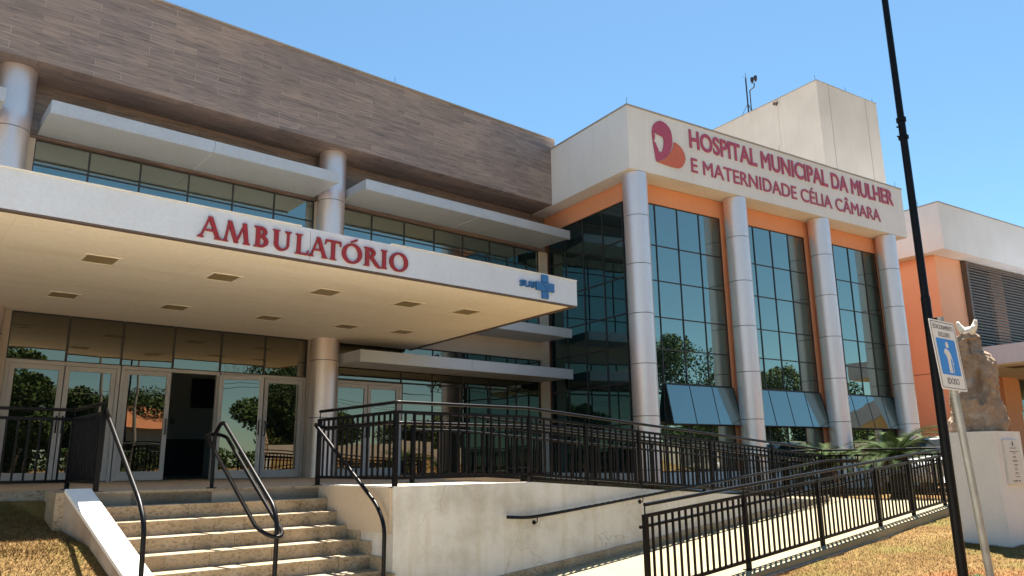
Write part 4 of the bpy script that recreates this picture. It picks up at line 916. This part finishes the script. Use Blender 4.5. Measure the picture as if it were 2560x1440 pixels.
# ------------------------------------------------------------------ across the street (seen mirrored in the glazing)
def crown_mesh(seed, R, H, n):
    rg = random.Random(seed); cl_ = [(rg.gauss(0, .45), rg.gauss(0, .45), rg.uniform(-.1, .85), rg.uniform(.28, .5)) for _ in range(16)]
    vs = []; fs = []
    for i in range(n):
        cx_, cy_, cz_, r = rg.choice(cl_); d = Vector((rg.gauss(0, 1), rg.gauss(0, 1), rg.gauss(0, 1))).normalized()*r*rg.uniform(.6, 1.05)
        p = Vector(((cx_+d.x)*R, (cy_+d.y)*R, (cz_+d.z*0.8)*H)); s = rg.uniform(.08, .16)
        a = Vector((rg.gauss(0, 1), rg.gauss(0, 1), rg.gauss(0, 1))).normalized()*s; b_ = Vector((rg.gauss(0, 1), rg.gauss(0, 1), rg.gauss(0, 1))).normalized()*s
        k_ = len(vs); vs += [p-a, p+b_, p+a, p-b_]; fs.append((k_, k_+1, k_+2, k_+3))
    return vs, fs
def tree(label, x, y, zg, h, R, seed, mm, n=16000):
    rg = random.Random(seed); o = thing('broadleaf_tree', label, 'tree', (x, y, zg), 0, 'street trees opposite the hospital')
    b = MB(); top = zg+h*0.5; b.tube([(x, y, zg-0.2), (x+0.1, y, zg+h*0.25), (x+0.05, y+0.1, top)], [0.28, 0.22, 0.16], 8)
    for i in range(7):
        a = rg.uniform(0, 6.28); b.tube([(x+0.05, y+0.05, zg+h*rg.uniform(.25, .45)), (x+R*.35*math.cos(a), y+R*.35*math.sin(a), zg+h*.58), (x+R*.7*math.cos(a), y+R*.7*math.sin(a), zg+h*.78)], [0.12, 0.07, 0.03], 6)
    part('trunk', b, M_bark, o)
    vs, fs = crown_mesh(seed, R, h*0.52, n); b = MB(); b.add([(x+v.x, y+v.y, zg+h*0.42+v.z) for v in vs], fs); part('crown', b, mm, o)
TREES = [(11.0, -25, 6.6, 3.0, M_leaf, 'round dark tree facing the left glass doors'), (15.6, -27, 5.9, 2.6, M_leaf, 'mid-sized tree right of the round dark tree'), (22.5, -31, 6.0, 4.2, M_leaf, 'broad tree behind the clay-roofed house'), (32.5, -25, 9.0, 3.4, M_leaf, 'tall tree facing the right-hand doors'),
 (56, -25, 12.8, 4.4, M_leaf, 'largest tree mirrored in the first tall window'), (67.5, -25, 10.8, 3.6, M_leaf2, 'lighter tree mirrored in the second tall window'), (78, -26, 9.5, 4.0, M_leaf, 'tree mirrored low in the third tall window'), (42, -40, 8, 5, M_leaf2, 'distant pale tree in the far tree line'), (4, -32, 6, 4, M_leaf2, 'pale tree left of the round dark tree'), (-4, -30, 7, 4, M_leaf, 'dark tree at the far left of the street'), (26, -46, 8, 6, M_leaf, 'distant dark tree in the far tree line')]
TREES += [(x_, -38-3*(i_ % 3), 5.6+1.3*((i_*7) % 4)/3, 4.6, M_leaf if i_ % 2 else M_leaf2, ['bushy tree farthest left in the back row', 'bushy tree second from the left in the back row', 'bushy tree third from the left in the back row', 'bushy tree fourth from the left in the back row', 'bushy tree fifth from the left in the back row', 'bushy tree sixth from the left in the back row', 'bushy tree seventh from the left in the back row', 'bushy tree eighth from the left in the back row', 'bushy tree ninth from the left in the back row', 'bushy tree tenth from the left in the back row', 'bushy tree farthest right in the back row'][i_]) for i_, x_ in enumerate((-2, 6, 14, 30, 37, 47, 57, 73, 84, 95, 108))]
for i, (x, y, h, R, mm, lab) in enumerate(TREES): tree(lab, x, y, -0.2, h, R, 20+i, mm)
def bare(x, y, zg, h):
    rg = random.Random(4); o = thing('bare_tree', 'leafless tree with fine twigs opposite the open door', 'tree', (x, y, zg), 0); b = MB(); tb = MB()
    def br(p, d, L, r, lv):
        q = p+d*L; mid = p+d*L*0.5+Vector((rg.gauss(0, .05), rg.gauss(0, .05), 0))*L
        (b if lv < 2 else tb).tube([tuple(p), tuple(mid), tuple(q)], [r, r*.85, r*.7], 5 if lv < 3 else 3)
        if lv < 6:
            for k_ in range(2 if lv else 4):
                nd = (d+Vector((rg.gauss(0, .5), rg.gauss(0, .5), rg.gauss(.12, .3)))).normalized(); br(q, nd, L*rg.uniform(.62, .85), r*.62, lv+1)
    br(Vector((x, y, zg)), Vector((0, 0, 1)), h*.28, .16, 0); part('trunk', b, M_bark, o); part('twigs', tb, M_bark, o)
bare(26.6, -25, -0.2, 7.5); 
ho = thing('house', 'low house with orange clay tile roof across the street', 'house', (19.5, -28, -0.2), 0)
b = MB(); b.box(16.5, 24.5, -31, -26, -0.3, 3.2); part('wall', b, M_beige, ho)
b = MB(); b.add([(16, -25.3, 3.1), (25, -25.3, 3.1), (25, -28.5, 4.9), (16, -28.5, 4.9), (16, -31.7, 3.1), (25, -31.7, 3.1)], [(0, 1, 2, 3), (3, 2, 5, 4)]); part('roof', b, M_tile, ho)
b = MB(); b.box(18, 19.4, -26, -25.95, 0.9, 2.1); b.box(21.5, 22.6, -26, -25.95, 0.9, 2.1); part('window', b, M_cglass, ho)
h3 = thing('house', 'grey low house under dark trees across the street', 'house', (8, -31, -0.2), 0)
b = MB(); b.box(3.0, 14.0, -33.5, -29.5, -0.3, 3.0); part('wall', b, M_kerb, h3)
b = MB(); b.add([(2.5, -28.8, 2.9), (14.6, -28.8, 2.9), (14.6, -31.5, 4.2), (2.5, -31.5, 4.2), (2.5, -34.2, 2.9), (14.6, -34.2, 2.9)], [(0, 1, 2, 3), (3, 2, 5, 4)]); part('roof', b, M_tile, h3)
b = MB(); b.box(5, 6.4, -29.5, -29.45, 0.9, 2.1); b.box(9.5, 10.9, -29.5, -29.45, 0.9, 2.1); part('window', b, M_cglass, h3)
hg = MB(); rg_ = random.Random(8); vs = []; fs = []
for i in range(30000):
    x_ = rg_.uniform(-20, 125); p = Vector((x_, -24.6+rg_.gauss(0, .4), 0.1+rg_.uniform(0, 1)*(1.5+0.7*noise.noise((x_*0.35, 0, 0))))); q1 = Vector((rg_.gauss(0, 1), rg_.gauss(0, 1), rg_.gauss(0, 1))).normalized()*.13; q2 = Vector((rg_.gauss(0, 1), rg_.gauss(0, 1), rg_.gauss(0, 1))).normalized()*.13
    k_ = len(vs); vs += [p-q1, p+q2, p+q1, p-q2]; fs.append((k_, k_+1, k_+2, k_+3))
hg.add([tuple(v) for v in vs], fs); solo('hedge', hg, M_leaf, 'long uneven dark green hedge lining the far side of the street', 'hedge', (25, -24.6, 0))
h2 = thing('boundary_wall', 'long pale boundary wall across the street', 'wall', (40, -22.5, -0.2), 0)
b = MB(); b.box(24.6, 110, -22.6, -22.4, -0.3, 2.0); part('wall', b, M_beige, h2)
for x, y, h, lab in ((18.4, -24, 9.5, 'dark utility pole with crossarm opposite the doors'), (15.9, -24, 8.2, 'second utility pole beside the round dark tree'), (60.5, -21.5, 9.5, 'utility pole opposite the silver columns')):
    o = thing('utility_pole', lab, 'pole', (x, y, -0.2), 0, 'utility poles along the street'); b = MB(); b.cyl(x, y, -0.3, h, 0.13, 10, 0.09); part('pole', b, M_kerb, o)
    b = MB(); b.box(x-0.9, x+0.9, y-0.05, y+0.05, h-0.6, h-0.5); part('crossarm', b, M_kerb, o)
for k_, (dz, dx) in enumerate(((0, -.8), (0, 0), (0, .8), (-1.6, 0), (-1.9, .05))):
    b = MB(); z_ = 8.0+dz; pts = []
    for i in range(31): t_ = i/30; pts.append((-40+140*t_, -23.9+0.12*k_-0.3, z_-0.9*math.sin(math.pi*((t_*4) % 1))))
    b.tube(pts, 0.018, 4); solo('power_line', b, M_frame, ['highest thin power line', 'second thin power line from the top', 'third thin power line from the top', 'fourth power line from the top', 'lowest power line'][k_]+' strung above the street', 'power line', (30, -24, 7), 'power lines')
make_car('white car parked along the street opposite the doors', 19.2, -13.0, -0.02, 3.14, M_car)
